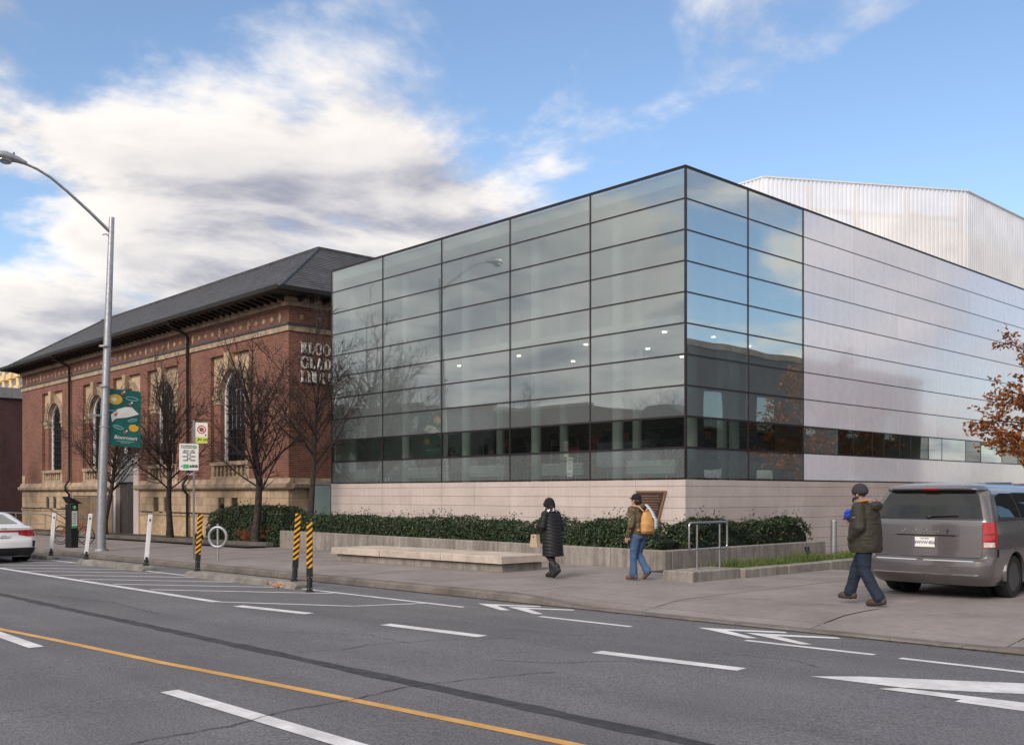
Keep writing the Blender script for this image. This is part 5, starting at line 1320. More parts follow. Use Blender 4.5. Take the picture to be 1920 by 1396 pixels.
def plate_no(parent, tx, x, y, z, ang=0.0):
    p = MB().bev((x - .155, y - .012, z - .075), (x + .155, y, z + .075), .004).build('licence_plate', 'print_white', parent)
    mk('plate_ink', (0.06, 0.09, 0.25), .5)
    text('plate_number', tx, .066, 'plate_ink', p, frame_mtx((x, y - .014, z - .008), (1, 0, 0), (0, 0, 1)), bold=.0008)
    text('plate_caption', 'ONTARIO', .03, 'plate_ink', p, frame_mtx((x, y - .014, z + .055), (1, 0, 0), (0, 0, 1)))
# ---- grey minivan on the driveway
vn = thing('minivan', 'grey minivan parked on the driveway with its rear to the street', 'van', (7.78, -4.30, gz(7.8)), R(1.0))
V = Shell(w=[(.22, .90), (.34, .965), (.5, .985), (.75, .995), (1.0, .99), (1.18, .97), (1.26, .945), (1.45, .885), (1.64, .81), (1.70, .765), (1.75, .69), (1.785, .58), (1.80, .40)],
          yr=[(.22, .22), (.30, .07), (.38, .015), (.52, .0), (.60, .015), (.635, .085), (.66, .11), (.95, .12), (1.18, .135), (1.22, .15), (1.45, .26), (1.66, .375), (1.68, .30), (1.71, .29), (1.74, .36), (1.77, .55), (1.785, .75), (1.80, 1.2)],
          yf=[(.22, 4.95), (.4, 5.12), (.7, 5.10), (.95, 4.95), (1.08, 4.3), (1.2, 4.05), (1.6, 3.35), (1.74, 3.0), (1.80, 2.4)],
          rc=[(.22, .26), (.6, .24), (.66, .17), (1.2, .15), (1.6, .16), (1.8, .3)], fc=[(.22, .45), (1.0, .5), (1.2, .35), (1.8, .3)], bow=.055)
zs = sorted(set([.22, .28, .34, .38, .44, .5, .55, .6, .62, .635, .65, .66, .7, .75, .8, .85, .9, .95, 1.0, 1.06, 1.12, 1.18, 1.22, 1.26, 1.32, 1.38, 1.45, 1.52, 1.58, 1.64, 1.66, 1.68, 1.70, 1.72, 1.74, 1.755, 1.77, 1.785, 1.795, 1.80]))
bd = V.body(zs, US).build('body', 'van_paint', vn)
cut_arches(bd, [(1.07, .33), (4.12, .33)], .40, 1.0)
bd.data.materials.clear(); bd.data.materials.append(MATS['van_paint']); bd.data.polygons.foreach_set('use_smooth', [True]*len(bd.data.polygons)); bd.data.set_sharp_from_angle(angle=R(28))
MB().box((-.78, .35, .20), (.78, 4.7, .60)).build('underbody', 'underbody', vn)
for y in (1.07, 4.12):
    for s_ in (-1, 1):
        wheel(vn, s_*.865, y, .335, s_)
        MB().arch(y, .33, .392, .425, s_*.955, s_*1.0, 28, -.1, math.pi + .1, axis='x').build('wheel_arch_trim', 'van_paint', vn, smooth=40); MB().arch(y, .33, .40, .42, s_*.55, s_*.955, 20, -.3, math.pi + .3, axis='x').build('arch_liner', 'underbody', vn)
        MB().tube([(s_*.62, y, .33), (s_*.70, y, .33)], .40, 24).build('wheel_well', 'underbody', vn)
rw = V.patch(-1.12, 1.12, lambda u: 1.235 + .012*abs(u), 1.645, .006, 20, 10).build('rear_window', 'tint_glass', vn, smooth=50)
V.patch(-1.16, 1.16, 1.215, 1.66, .003, 20, 10).build('rear_window_seal', 'black_plastic', vn, smooth=50)
for s_ in (-1, 1):
    V.patch(s_*2.045, s_*2.33, lambda u: 1.24, lambda u: 1.62 - .05*max(0, (2.12 - abs(u))/.075), .005, 12, 6).build('quarter_window', 'tint_glass', vn, smooth=50)
    V.patch(s_*2.345, s_*2.62, 1.24, 1.63, .005, 8, 6).build('door_window', 'tint_glass', vn, smooth=50)
    V.patch(s_*2.635, s_*2.86, 1.22, 1.62, .005, 8, 6).build('door_window', 'tint_glass', vn, smooth=50)
    V.patch(s_*2.03, s_*2.88, 1.205, 1.232, .007, 20, 1).build('belt_trim', 'black_plastic', vn, smooth=50)
    tl = V.patch(s_*1.08, s_*1.96, lambda u: .80 + .05*max(0, abs(u) - 1.5), 1.185, .012, 10, 8).build('tail_light', 'lamp_red', vn, smooth=50)
    V.patch(s_*1.14, s_*1.72, .815, .885, .017, 8, 3).build('reverse_lens', 'lamp_clear', tl, smooth=50)
    V.patch(s_*1.2, s_*1.75, 1.0, 1.012, .016, 8, 1).build('lens_rib', 'black_plastic', tl)
    V.patch(s_*1.2, s_*1.75, .905, .912, .016, 8, 1).build('lens_rib', 'black_plastic', tl)
    V.patch(s_*2.44, s_*2.452, .40, 1.2, .002, 1, 10).build('door_gap', 'underbody', vn)
    V.patch(s_*2.0, s_*2.02, .66, .78, .002, 1, 4).build('bumper_gap', 'underbody', vn)
V.patch(-1.05, 1.05, .645, .652, .003, 20, 1).build('tailgate_gap', 'underbody', vn)
for s_ in (-1, 1): V.patch(s_*1.04, s_*1.055, .655, 1.20, .002, 1, 10).build('tailgate_gap', 'underbody', vn)
V.patch(-.62, .62, .985, 1.095, .016, 14, 4).build('tailgate_handle_bar', 'van_paint', vn, smooth=50)
V.patch(-.55, .55, .965, .982, .004, 14, 1).build('handle_recess', 'underbody', vn)
V.patch(-.50, .50, .775, .964, .004, 14, 4).build('plate_recess', 'van_paint', vn, smooth=50)
for k, ch in enumerate('DODGE'):
    p = V.P(-.42 + k*.21, 1.04); text('badge_letter', ch, .075, 'chrome', vn, frame_mtx(tuple(p + Vector((0, -.020, 0))), (1, 0, 0), (0, 0, 1)), extrude=.003, bold=.003)
plate_no(vn, 'BWVW·856', 0, .105, .87)
V.patch(-1.0, -.12, .592, .612, .008, 8, 2).build('chrome_strip', 'chrome', vn); V.patch(.02, 1.0, .592, .612, .008, 8, 2).build('chrome_strip', 'chrome', vn)
V.patch(-1.25, 1.25, .385, .40, .006, 20, 1).build('bumper_crease', 'chrome', vn)
V.patch(-.22, .22, 1.672, 1.70, .012, 8, 2).build('high_brake_light', 'lamp_red', vn)
p0, p1 = V.P(.05, 1.27), V.P(.62, 1.285)
MB().tube([p0 + Vector((0, -.03, 0)), p1 + Vector((0, -.03, 0))], [.014, .008], 6).ellips(tuple(p0 + Vector((0, -.02, -.01))), (.05, .03, .03)).build('wiper', 'black_plastic', vn)
V.patch(-.98, -.80, .79, .80, .006, 4, 1).build('badge', 'chrome', vn)
for s_ in (-1, 1): MB().tube([V.P(s_*2.12, 1.765) + Vector((-s_*.06, 0, .02)), V.P(s_*2.8, 1.765) + Vector((-s_*.06, 0, .03))], .014, 6).build('roof_rail', 'van_paint', vn)
MB().bev((-.6, 2.4, .7), (-.1, 2.6, 1.35), .05).build('seat_back', 'interior_dark', vn); MB().bev((.1, 2.4, .7), (.6, 2.6, 1.35), .05).build('seat_back', 'interior_dark', vn)
# ---- white saloon at the kerb
cr_ = thing('parked_car', 'white saloon car parked at the lane curb, seen from behind', 'car', (-15.3, -10.84, rz_(-15.3)), R(90))
C_ = Shell(w=[(.18, .78), (.3, .87), (.55, .905), (.8, .90), (.95, .865), (1.02, .80), (1.05, .755), (1.2, .67), (1.36, .58), (1.40, .52), (1.43, .38)],
           yr=[(.18, .16), (.28, .05), (.40, .0), (.62, .01), (.72, .05), (.9, .07), (1.0, .06), (1.025, .10), (1.05, .42), (1.1, .55), (1.36, 1.28), (1.40, 1.5), (1.43, 1.9)],
           yf=[(.18, 4.4), (.4, 4.62), (.65, 4.58), (.8, 4.3), (.95, 3.6), (1.05, 3.2), (1.36, 2.55), (1.43, 2.2)],
           rc=[(.18, .26), (.6, .3), (1.0, .26), (1.06, .2), (1.43, .3)], fc=[(.18, .5), (1.43, .3)], bow=.10)
zs = sorted(set([.18, .24, .3, .36, .42, .48, .55, .62, .67, .72, .78, .84, .9, .95, .98, 1.0, 1.015, 1.025, 1.035, 1.05, 1.07, 1.1, 1.15, 1.2, 1.25, 1.3, 1.36, 1.38, 1.40, 1.415, 1.43]))
bd = C_.body(zs, US).build('body', 'car_white', cr_)
cut_arches(bd, [(.98, .32), (3.68, .32)], .37, .95)
bd.data.materials.clear(); bd.data.materials.append(MATS['car_white']); bd.data.polygons.foreach_set('use_smooth', [True]*len(bd.data.polygons)); bd.data.set_sharp_from_angle(angle=R(28))
MB().box((-.7, .3, .16), (.7, 4.2, .5)).build('underbody', 'underbody', cr_)
for y in (.98, 3.68):
    for s_ in (-1, 1): wheel(cr_, s_*.80, y, .32, s_); MB().tube([(s_*.55, y, .32), (s_*.62, y, .32)], .37, 24).build('wheel_well', 'underbody', cr_); MB().arch(y, .32, .37, .39, s_*.5, s_*.86, 20, -.3, math.pi + .3, axis='x').build('arch_liner', 'underbody', cr_)
C_.patch(-1.0, 1.0, 1.085, 1.355, .005, 14, 6).build('rear_window', 'car_glass', cr_, smooth=50)
for s_ in (-1, 1):
    C_.patch(s_*2.05, s_*2.75, 1.07, 1.36, .005, 12, 5).build('side_window', 'car_glass', cr_, smooth=50)
    tl = C_.patch(s_*.62, s_*1.8, lambda u: .80 - .05*max(0, min(1, (abs(u) - .6)/.4)) , .93, .010, 12, 4).build('tail_light', 'lamp_red', cr_, smooth=50)
    C_.patch(s_*1.35, s_*1.62, .45, .62, .008, 4, 4).build('fog_lamp', 'black_plastic', cr_)
C_.patch(-.66, .66, .87, .925, .009, 12, 2).build('light_bar', 'lamp_red', cr_, smooth=50)
C_.patch(-1.75, 1.75, .20, .43, .010, 20, 4).build('diffuser', 'black_plastic', cr_, smooth=50)
text('badge_letter', 'KIA', .085, 'chrome', cr_, frame_mtx((0, .042, .975), (1, 0, 0), (0, 0, 1)), extrude=.003)
plate_no(cr_, 'CZRP·019', 0, .05, .72)
# ================================================================== PEOPLE
mk('skin', (0.42, 0.24, 0.17), .5, var=.06); mk('hair_dark', (0.02, 0.014, 0.012), .6, var=.25, scale=30); mk('eye', (0.02, 0.015, 0.012), .2)
def cloth(name, c, rough=.8, folds=.4, fs=9.0, var=.12, quilt=None):
    m, t, b = nodes(name); tc = nn(t, 'ShaderNodeTexCoord'); O = tc.outputs['Object']
    n1 = nn(t, 'ShaderNodeTexNoise', {'Vector': O, 'Scale': fs, 'Detail': 5.0, 'Roughness': .55}); n2 = nn(t, 'ShaderNodeTexNoise', {'Vector': O, 'Scale': 60.0, 'Detail': 2.0})
    v = nn(t, 'ShaderNodeMapRange', {0: n1.outputs['Fac'], 1: .3, 2: .7, 3: 1 - var, 4: 1 + var}); sc = nn(t, 'ShaderNodeVectorMath', {0: c, 3: v.outputs[0]}, operation='SCALE')
    t.links.new(sc.outputs[0], b.inputs['Base Color']); b.inputs['Roughness'].default_value = rough
    if quilt:
        sp = nn(t, 'ShaderNodeSeparateXYZ', {0: O}); ab = nn(t, 'ShaderNodeMath', {0: sp.outputs[0]}, operation='ABSOLUTE')
        k = nn(t, 'ShaderNodeMath', {0: ab.outputs[0], 1: .35}, operation='MULTIPLY'); z = nn(t, 'ShaderNodeMath', {0: sp.outputs[2], 1: k.outputs[0]}, operation='SUBTRACT')
        f = nn(t, 'ShaderNodeMath', {0: z.outputs[0], 1: quilt}, operation='MULTIPLY'); si = nn(t, 'ShaderNodeMath', {0: f.outputs[0]}, operation='SINE'); h = nn(t, 'ShaderNodeMath', {0: si.outputs[0]}, operation='ABSOLUTE')
        bp = nn(t, 'ShaderNodeBump', {'Height': h.outputs[0], 'Strength': .7, 'Distance': .012})
    else: bp = nn(t, 'ShaderNodeBump', {'Height': n1.outputs['Fac'], 'Strength': folds, 'Distance': .06})
    b2 = nn(t, 'ShaderNodeBump', {'Height': n2.outputs['Fac'], 'Strength': .15, 'Distance': .003, 'Normal': bp.outputs[0]}); t.links.new(b2.outputs[0], b.inputs['Normal']); MATS[name] = m
cloth('coat_black', (0.005, 0.0055, 0.008), .62, quilt=46.0); cloth('leggings', (0.008, 0.008, 0.010)); cloth('knit_black', (0.010, 0.009, 0.011), .95, fs=40); cloth('boot_black', (0.014, 0.014, 0.015), .6)
cloth('denim', (0.05, 0.10, 0.20), .85, .5, 7, .22); cloth('denim_dark', (0.009, 0.018, 0.036), .85, .5, 7, .25); cloth('olive', (0.03, 0.028, 0.019), .75, .7, 6, .15); cloth('hood_grey', (0.17, 0.16, 0.17), .9); cloth('beanie', (0.035, 0.032, 0.040), .95, fs=50)
cloth('canvas_tan', (0.52, 0.27, 0.09), .7, .4, 8, .12); cloth('bag_beige', (0.44, 0.35, 0.24), .7, .3); cloth('shoe_brown', (0.17, 0.075, 0.04), .6); cloth('boot_brown', (0.06, 0.042, 0.034), .7); cloth('blue_bag', (0.012, 0.05, 0.42), .5); cloth('trim_orange', (0.55, 0.18, 0.03)); cloth('strap_tan', (0.50, 0.28, 0.16)); cloth('paper_white', (0.72, 0.72, 0.74), .7, .1)
def camo():
    m, t, b = nodes('camo'); tc = nn(t, 'ShaderNodeTexCoord'); n = nn(t, 'ShaderNodeTexNoise', {'Vector': tc.outputs['Object'], 'Scale': 9.0, 'Detail': 2.0, 'Distortion': 1.2})
    r_ = nn(t, 'ShaderNodeValToRGB', {0: n.outputs['Fac']}); r_.color_ramp.interpolation = 'CONSTANT'; e = r_.color_ramp.elements
    cs = [(0, (0.035, 0.026, 0.018)), (.42, (0.105, 0.065, 0.035)), (.50, (0.065, 0.066, 0.03)), (.57, (0.17, 0.12, 0.07)), (.64, (0.04, 0.035, 0.02))]
    while len(e) < 5: e.new(.5)
    for el, (p, c) in zip(e, cs): el.position = p; el.color = rgb(c)
    t.links.new(r_.outputs[0], b.inputs['Base Color']); b.inputs['Roughness'].default_value = .8
    n2 = nn(t, 'ShaderNodeTexNoise', {'Vector': tc.outputs['Object'], 'Scale': 8.0, 'Detail': 4.0}); bp = nn(t, 'ShaderNodeBump', {'Height': n2.outputs['Fac'], 'Strength': .7, 'Distance': .06}); t.links.new(bp.outputs[0], b.inputs['Normal']); MATS['camo'] = m
camo()
def check_mat(name, c1, c2, sc):
    m, t, b = nodes(name); tc = nn(t, 'ShaderNodeTexCoord'); ch = nn(t, 'ShaderNodeTexVoronoi', {'Vector': tc.outputs['Object'], 'Scale': sc}); gt = nn(t, 'ShaderNodeMath', {0: ch.outputs['Color'], 1: .52}, operation='GREATER_THAN')
    mx = nn(t, 'ShaderNodeMix', {0: gt.outputs[0], 6: rgb(c1), 7: rgb(c2)}, data_type='RGBA'); t.links.new(mx.outputs[2], b.inputs['Base Color']); b.inputs['Roughness'].default_value = .9; MATS[name] = m
check_mat('scarf_check', (0.015, 0.015, 0.017), (0.72, 0.72, 0.74), 26)
def stripe_mat(name, c1, c2, f):
    m, t, b = nodes(name); tc = nn(t, 'ShaderNodeTexCoord'); sp = nn(t, 'ShaderNodeSeparateXYZ', {0: tc.outputs['Object']}); a = nn(t, 'ShaderNodeMath', {0: sp.outputs[2], 1: f}, operation='MULTIPLY'); fr = nn(t, 'ShaderNodeMath', {0: a.outputs[0]}, operation='FRACT'); gt = nn(t, 'ShaderNodeMath', {0: fr.outputs[0], 1: .62}, operation='GREATER_THAN')
    mx = nn(t, 'ShaderNodeMix', {0: gt.outputs[0], 6: rgb(c1), 7: rgb(c2)}, data_type='RGBA'); t.links.new(mx.outputs[2], b.inputs['Base Color']); b.inputs['Roughness'].default_value = .85; MATS[name] = m
stripe_mat('towel', (0.70, 0.74, 0.70), (0.12, 0.22, 0.24), 34)
def chain(m, pts, seg=12):
    """round limb through (point, radius) joints"""
    P_ = [Vector(p) for p, r_ in pts]; Rr = [r_ for p, r_ in pts]
    m.tube(P_, Rr, seg)
    for p, r_ in zip(P_, Rr): m.ellips(p, (r_, r_, r_), seg, 8)
def rings(m, rows, seg=20, pw=2.4):
    """stack of superellipse rings ((x,y,z), rx, ry)"""
    base = len(m.v)
    for (c, rx, ry) in rows:
        for k in range(seg):
            a = 2*math.pi*k/seg; ca, sa = math.cos(a), math.sin(a)
            m.v.append((c[0] + rx*math.copysign(abs(ca)**(2/pw), ca), c[1] + ry*math.copysign(abs(sa)**(2/pw), sa), c[2]))
    for i in range(len(rows)-1):
        for k in range(seg): k2 = (k+1) % seg; m.f.append((base+i*seg+k, base+i*seg+k2, base+(i+1)*seg+k2, base+(i+1)*seg+k))
    m.f.append(tuple(base+k for k in range(seg-1, -1, -1))); m.f.append(tuple(base+(len(rows)-1)*seg+k for k in range(seg)))
def fuse(m, name, mat, parent=None, voxel=.012, smooth=6, disp=0.0, dscale=.12):
    """voxel-fuse overlapping volumes into one continuous surface"""
    o = m.build(name, mat, parent)
    md = o.modifiers.new('r', 'REMESH'); md.mode = 'VOXEL'; md.voxel_size = voxel
    if smooth: s_ = o.modifiers.new('s', 'SMOOTH'); s_.iterations = smooth; s_.factor = .5
    me = evaluated(o); o.modifiers.clear(); o.data = me
    if disp:
        for v in me.vertices:
            q = Vector((v.co.x*.45 + v.co.z*.35, v.co.y*.45 - v.co.z*.25, v.co.z*1.5)) / dscale; k = .8*(1 - 2.2*abs(mnoise.noise(q))) - .3 + .4 * mnoise.noise(q * 2.1 + Vector((7, 3, 1))); v.co += v.normal * (k * disp)
    me.materials.clear(); me.materials.append(MATS[mat]); me.polygons.foreach_set('use_smooth', [True]*len(me.polygons))
    return o
def hand(m, wrist, direction, palm_n, curl=.5, scale=1.0, side=1):
    """palm with four fingers and a thumb; direction = along the hand, palm_n = palm normal"""
    d = Vector(direction).normalized(); n = Vector(palm_n); n = (n - d * n.dot(d)).normalized(); s_ = d.cross(n) * side
    w = Vector(wrist); k = scale
    chain(m, [(w, .026*k), (w + d*.045*k, .024*k)], 8)
    for t in (-.028, -.009, .010, .028): chain(m, [(w + d*.02*k + s_*t*.8*k, .015*k), (w + d*.085*k + s_*t*k, .0125*k)], 8)
    for t, L_ in ((-.028, .058), (-.009, .075), (.010, .080), (.028, .070)):
        p = w + d*.085*k + s_*t*k; pts = [(p, .0098*k)]; a = 0
        for j, f in enumerate((.45, .30, .25)):
            a += curl * (.5 if j == 0 else .65); p = p + (d*math.cos(a) + n*math.sin(a)) * L_*f*k; pts.append((p, (.0092 - .0008*j)*k))
        chain(m, pts, 7)
    p = w + d*.025*k + s_*.028*k; q = p + (d*.6 + s_*.7 + n*.25).normalized()*.04*k; e = q + (d*.85 + s_*.15 + n*.45).normalized()*.035*k
    chain(m, [(p, .014*k), (q, .012*k), (e, .0095*k)], 7)
def head(m, c, k=1.0):
    """head facing +y, centre of skull at c"""
    x, y, z = c
    m.ellips((x, y - .01*k, z + .02*k), (.074*k, .094*k, .10*k), 18, 14); m.ellips((x, y + .022*k, z - .055*k), (.058*k, .066*k, .07*k), 16, 12)
    m.ellips((x, y + .045*k, z - .098*k), (.030*k, .030*k, .025*k), 12, 8)
    m.ellips((x, y + .094*k, z - .03*k), (.013*k, .018*k, .022*k), 10, 8); m.ellips((x, y + .082*k, z + .0*k), (.010*k, .012*k, .03*k), 10, 8)
    m.ellips((x, y + .072*k, z + .018*k), (.05*k, .016*k, .012*k), 12, 8); m.ellips((x, y + .078*k, z - .072*k), (.026*k, .014*k, .008*k), 10, 8)
    for s_ in (-1, 1): m.ellips((x + s_*.076*k, y - .01*k, z - .02*k), (.010*k, .020*k, .03*k), 8, 8)
def leg_pts(hip, knee, ankle): return hip, knee, ankle
def person(label, loc, rz, J, k=1.0, vox=.0065):
    """nude base body, one continuous mesh; J holds joint positions in the body's own frame (facing +y)"""
    m = MB(); v = {a: Vector(b) for a, b in J.items()}
    pel, ch, nk, hd = v['pelvis'], v['chest'], v['neck'], v['head']
    rings(m, [(tuple(pel + Vector((0, 0, -.08))), .13, .09), (tuple(pel + Vector((0, 0, .02))), .155, .10), (tuple(pel.lerp(ch, .45)), .128, .085), (tuple(ch), .155, .10), (tuple(ch.lerp(nk, .6)), .15, .085), (tuple(ch.lerp(nk, .9)), .08, .06)], 18)
    chain(m, [(ch.lerp(nk, .7), .06), (nk, .052), (hd + Vector((0, -.01, -.06)), .052)]); head(m, hd)
    for s_ in 'lr':
        chain(m, [(v[s_+'sho'], .058), (v[s_+'elb'], .042), (v[s_+'wri'], .028)], 10)
        chain(m, [(v[s_+'hip'], .085), (v[s_+'hip'].lerp(v[s_+'kne'], .4), .078), (v[s_+'kne'], .056), (v[s_+'kne'].lerp(v[s_+'ank'], .35), .053), (v[s_+'ank'], .036)], 10)
        a, t = v[s_+'ank'], v[s_+'toe']; chain(m, [(a + Vector((0, 0, -.02)), .038), (a.lerp(t, .6) , .032), (t, .025)], 8)
        hd_ = J.get(s_+'hand', (tuple(v[s_+'wri'] - v[s_+'elb']), (1 if s_ == 'l' else -1, .2, 0), .5)) if False else v.get(s_+'hand')
        dr = (v[s_+'wri'] - v[s_+'elb']).normalized(); hand(m, v[s_+'wri'], dr, (1 if s_ == 'l' else -1, .35, 0), .55, 1.0, 1 if s_ == 'l' else -1)
    o = fuse(m, 'person', 'skin', None, vox, 3)
    o.location = loc; o.rotation_euler = (0, 0, rz)
    tag(o, label, 'person')
    for s_ in (-1, 1): MB().ellips(tuple(hd + Vector((s_*.03, .083, -.004))), (.011, .008, .007), 10, 8).build('eye', 'eye', o)
    return o, v
def shoe(parent, ank, toe, mat, h=.0, sole='rubber', kx=1.0, name='shoe'):
    ank, toe = Vector(ank), Vector(toe); d = toe - ank; f = Vector((d.x, d.y, d.z)); m = MB()
    heel = ank - f.normalized()*.055*kx + Vector((0, 0, -.025))
    chain(m, [(heel, .043*kx), (ank.lerp(toe, .35) + Vector((0, 0, -.012)), .046*kx), (ank.lerp(toe, .75), .046*kx), (toe, .036*kx)], 10)
    chain(m, [(ank + Vector((0, 0, -.02)), .05*kx), (ank + Vector((0, 0, .04 + h)), .056*kx)], 10)
    o = fuse(m, name, mat, parent, .009, 4)
    s_ = MB(); dn = Vector((0, 0, -1)); fx = f.normalized(); q = fx.cross(Vector((1, 0, 0))); q = -q if q.z > 0 else q
    a, b = heel + q*.036*kx, toe + q*.026*kx
    chain(s_, [(a, .036*kx), (a.lerp(b, .5), .036*kx), (b, .032*kx)], 10)
    for v in range(len(s_.v)):
        p = Vector(s_.v[v]); t_ = (p - a).dot((b - a).normalized()); c = a + (b - a).normalized()*t_; w = p - c; n_ = q.normalized(); k = w.dot(n_); s_.v[v] = tuple(p - n_*k*.72)
    fuse(s_, 'sole', sole, o, .008, 2)
    return o
HEAD = R(90)                                # everyone walks along the pavement towards -x
# ---- woman in the long black coat
J = dict(pelvis=(0, -.01, .86), chest=(0, .02, 1.16), neck=(0, .045, 1.33), head=(0, .085, 1.455), lsho=(-.17, .03, 1.27), lelb=(-.235, .02, 1.02), lwri=(-.19, .22, 1.03), rsho=(.17, .03, 1.27), relb=(.23, -.03, 1.02), rwri=(.20, .10, .84),
         lhip=(-.085, 0, .83), lkne=(-.085, .03, .46), lank=(-.08, -.22, .16), ltoe=(-.08, -.12, .055), rhip=(.085, 0, .83), rkne=(.08, .08, .45), rank=(.07, .06, .085), rtoe=(.075, .21, .045))
wo_, v = person('person in a long black quilted coat and black hat carrying a beige handbag', (0.74, -5.31, gz(.74)), HEAD, J)
m = MB(); rings(m, [((0, -.03, .44), .215, .20), ((0, -.02, .60), .21, .195), ((0, -.015, .80), .205, .185), ((0, 0, 1.0), .185, .16), ((0, .02, 1.16), .185, .15), ((0, .03, 1.27), .175, .125), ((0, .04, 1.33), .10, .09)], 28, 2.2)
chain(m, [((-.165, .03, 1.265), .082), (v['lelb'], .072), (v['lwri'] - Vector((0, .02, 0)), .055)]); chain(m, [((.165, .03, 1.265), .082), (v['relb'], .072), (v['rwri'], .055)])
fuse(m, 'coat', 'coat_black', wo_, .012, 5, .004, .09)
m = MB(); 
for s_ in 'lr': chain(m, [(v[s_+'hip'], .09), (v[s_+'kne'], .067), (v[s_+'ank'] + Vector((0, 0, .06)), .05)])
fuse(m, 'leggings', 'leggings', wo_, .012, 4)
for s_ in 'lr':
    b_ = shoe(wo_, v[s_+'ank'], v[s_+'toe'], 'boot_black', .04, kx=1.12, name='boot'); m = MB(); up = (v[s_+'kne'] - v[s_+'ank']).normalized(); chain(m, [(v[s_+'ank'] + up*.02, .062), (v[s_+'ank'] + up*.19, .076)]); fuse(m, 'boot_shaft', 'boot_black', b_, .010, 3)
m = MB(); m.ellips((0, .075, 1.49), (.098, .118, .115), 18, 12); rings(m, [((0, .07, 1.42), .105, .125), ((0, .075, 1.46), .11, .135), ((0, .075, 1.50), .10, .12)], 20, 2.0); m.ellips((0, .18, 1.475), (.07, .05, .022)); fuse(m, 'hat', 'knit_black', wo_, .010, 4)
m = MB(); m.ellips((0, .01, 1.42), (.085, .07, .09), 14, 10); fuse(m, 'hair', 'hair_dark', wo_, .010, 3)
m = MB(); 
for i in range(16): a = 2*math.pi*i/16; m.ellips((.105*math.cos(a), .04 + .10*math.sin(a), 1.345 + .012*math.sin(3*a)), (.042, .042, .038), 10, 8)
chain(m, [((-.08, .13, 1.32), .035), ((-.10, .17, 1.18), .03)]); fuse(m, 'scarf', 'scarf_check', wo_, .009, 3, .004, .05)
bg_ = tag(MB().prism([(-.11, .0), (.11, .0), (.07, .25), (-.07, .25)], -.05, .05, 'x').build('handbag', 'bag_beige'), 'beige handbag hanging from the arm of the person in the black coat', 'handbag')
bg_.location = wo_.matrix_basis @ Vector((-.27, .20, .62)); bg_.rotation_euler = (0, 0, HEAD)
m = MB().tube([(0, -.05, .25), (0, -.03, .40), (0, .0, .44), (0, .03, .40), (0, .05, .25)], .007, 6).build('strap', 'boot_black', bg_)
MB().box((-.053, -.02, .19), (-.05, .02, .22)).build('clasp', 'iron_black', bg_)
# ---- walker with the tan backpack
J = dict(pelvis=(0, 0, .92), chest=(0, .02, 1.24), neck=(0, .04, 1.42), head=(-.01, .065, 1.545), lsho=(-.185, .02, 1.36), lelb=(-.25, -.03, 1.10), lwri=(-.265, .05, .86), rsho=(.185, .02, 1.36), relb=(.245, -.04, 1.10), rwri=(.22, .14, .95),
         lhip=(-.09, 0, .89), lkne=(-.085, .06, .49), lank=(-.085, .06, .085), ltoe=(-.095, .21, .045), rhip=(.09, 0, .89), rkne=(.085, .07, .50), rank=(.075, -.15, .15), rtoe=(.075, -.07, .05))
p2_, v = person('person in a camouflage jacket and blue jeans with a tan backpack', (2.34, -4.55, gz(2.34)), HEAD, J)
m = MB(); rings(m, [((0, 0, .86), .165, .125), ((0, 0, .92), .185, .145), ((0, 0, 1.05), .185, .145), ((0, .01, 1.2), .195, .145), ((0, .02, 1.34), .19, .12), ((0, .035, 1.41), .11, .09)], 26, 2.3)
for s_ in 'lr': chain(m, [(v[s_+'sho'] + Vector((0, 0, -.01)), .082), (v[s_+'elb'], .07), (v[s_+'wri'], .046)])
m.ellips((0, -.07, 1.41), (.10, .08, .06)); fuse(m, 'jacket', 'camo', p2_, .011, 3, .008, .09)
m = MB(); rings(m, [((0, 0, .80), .16, .12), ((0, 0, .90), .168, .13), ((0, 0, .97), .16, .12)], 22)
for s_ in 'lr': chain(m, [(v[s_+'hip'] + Vector((0, 0, -.02)), .10), (v[s_+'hip'].lerp(v[s_+'kne'], .5), .088), (v[s_+'kne'], .072), (v[s_+'kne'].lerp(v[s_+'ank'], .55), .07), (v[s_+'ank'] + Vector((0, 0, .03)), .082)])
fuse(m, 'jeans', 'denim', p2_, .011, 3, .005, .06)
for s_ in 'lr': shoe(p2_, v[s_+'ank'], v[s_+'toe'], 'shoe_brown')
m = MB(); m.ellips((-.01, .05, 1.58), (.088, .108, .092), 18, 12); m.ellips((-.01, .16, 1.575), (.065, .06, .012), 14, 8); fuse(m, 'cap', 'knit_black', p2_, .009, 3)
m = MB(); m.ellips((-.01, .01, 1.515), (.078, .07, .085), 14, 10); fuse(m, 'hair', 'hair_dark', p2_, .009, 3)
bk = MB(); rings(bk, [((.0, -.21, .90), .13, .07), ((0, -.225, .95), .165, .10), ((0, -.225, 1.08), .165, .105), ((0, -.21, 1.22), .125, .085), ((0, -.19, 1.32), .075, .05)], 24, 2.4)
bp_ = fuse(bk, 'backpack', 'canvas_tan', None, .010, 4, .006, .08); tag(bp_, 'tan canvas backpack worn over the camouflage jacket', 'backpack'); bp_.location = p2_.location; bp_.rotation_euler = p2_.rotation_euler
for s_ in (-1, 1): MB().tube([(s_*.06, -.17, 1.33), (s_*.11, -.09, 1.42), (s_*.12, .06, 1.44), (s_*.13, .15, 1.30), (s_*.15, .10, 1.05), (s_*.14, -.14, .96)], .016, 8).build('strap', 'strap_tan', bp_, smooth=60)
MB().tube([(-.04, -.2, 1.33), (0, -.22, 1.39), (.04, -.2, 1.33)], .011, 6).build('grab_loop', 'strap_tan', bp_)
tw = MB()
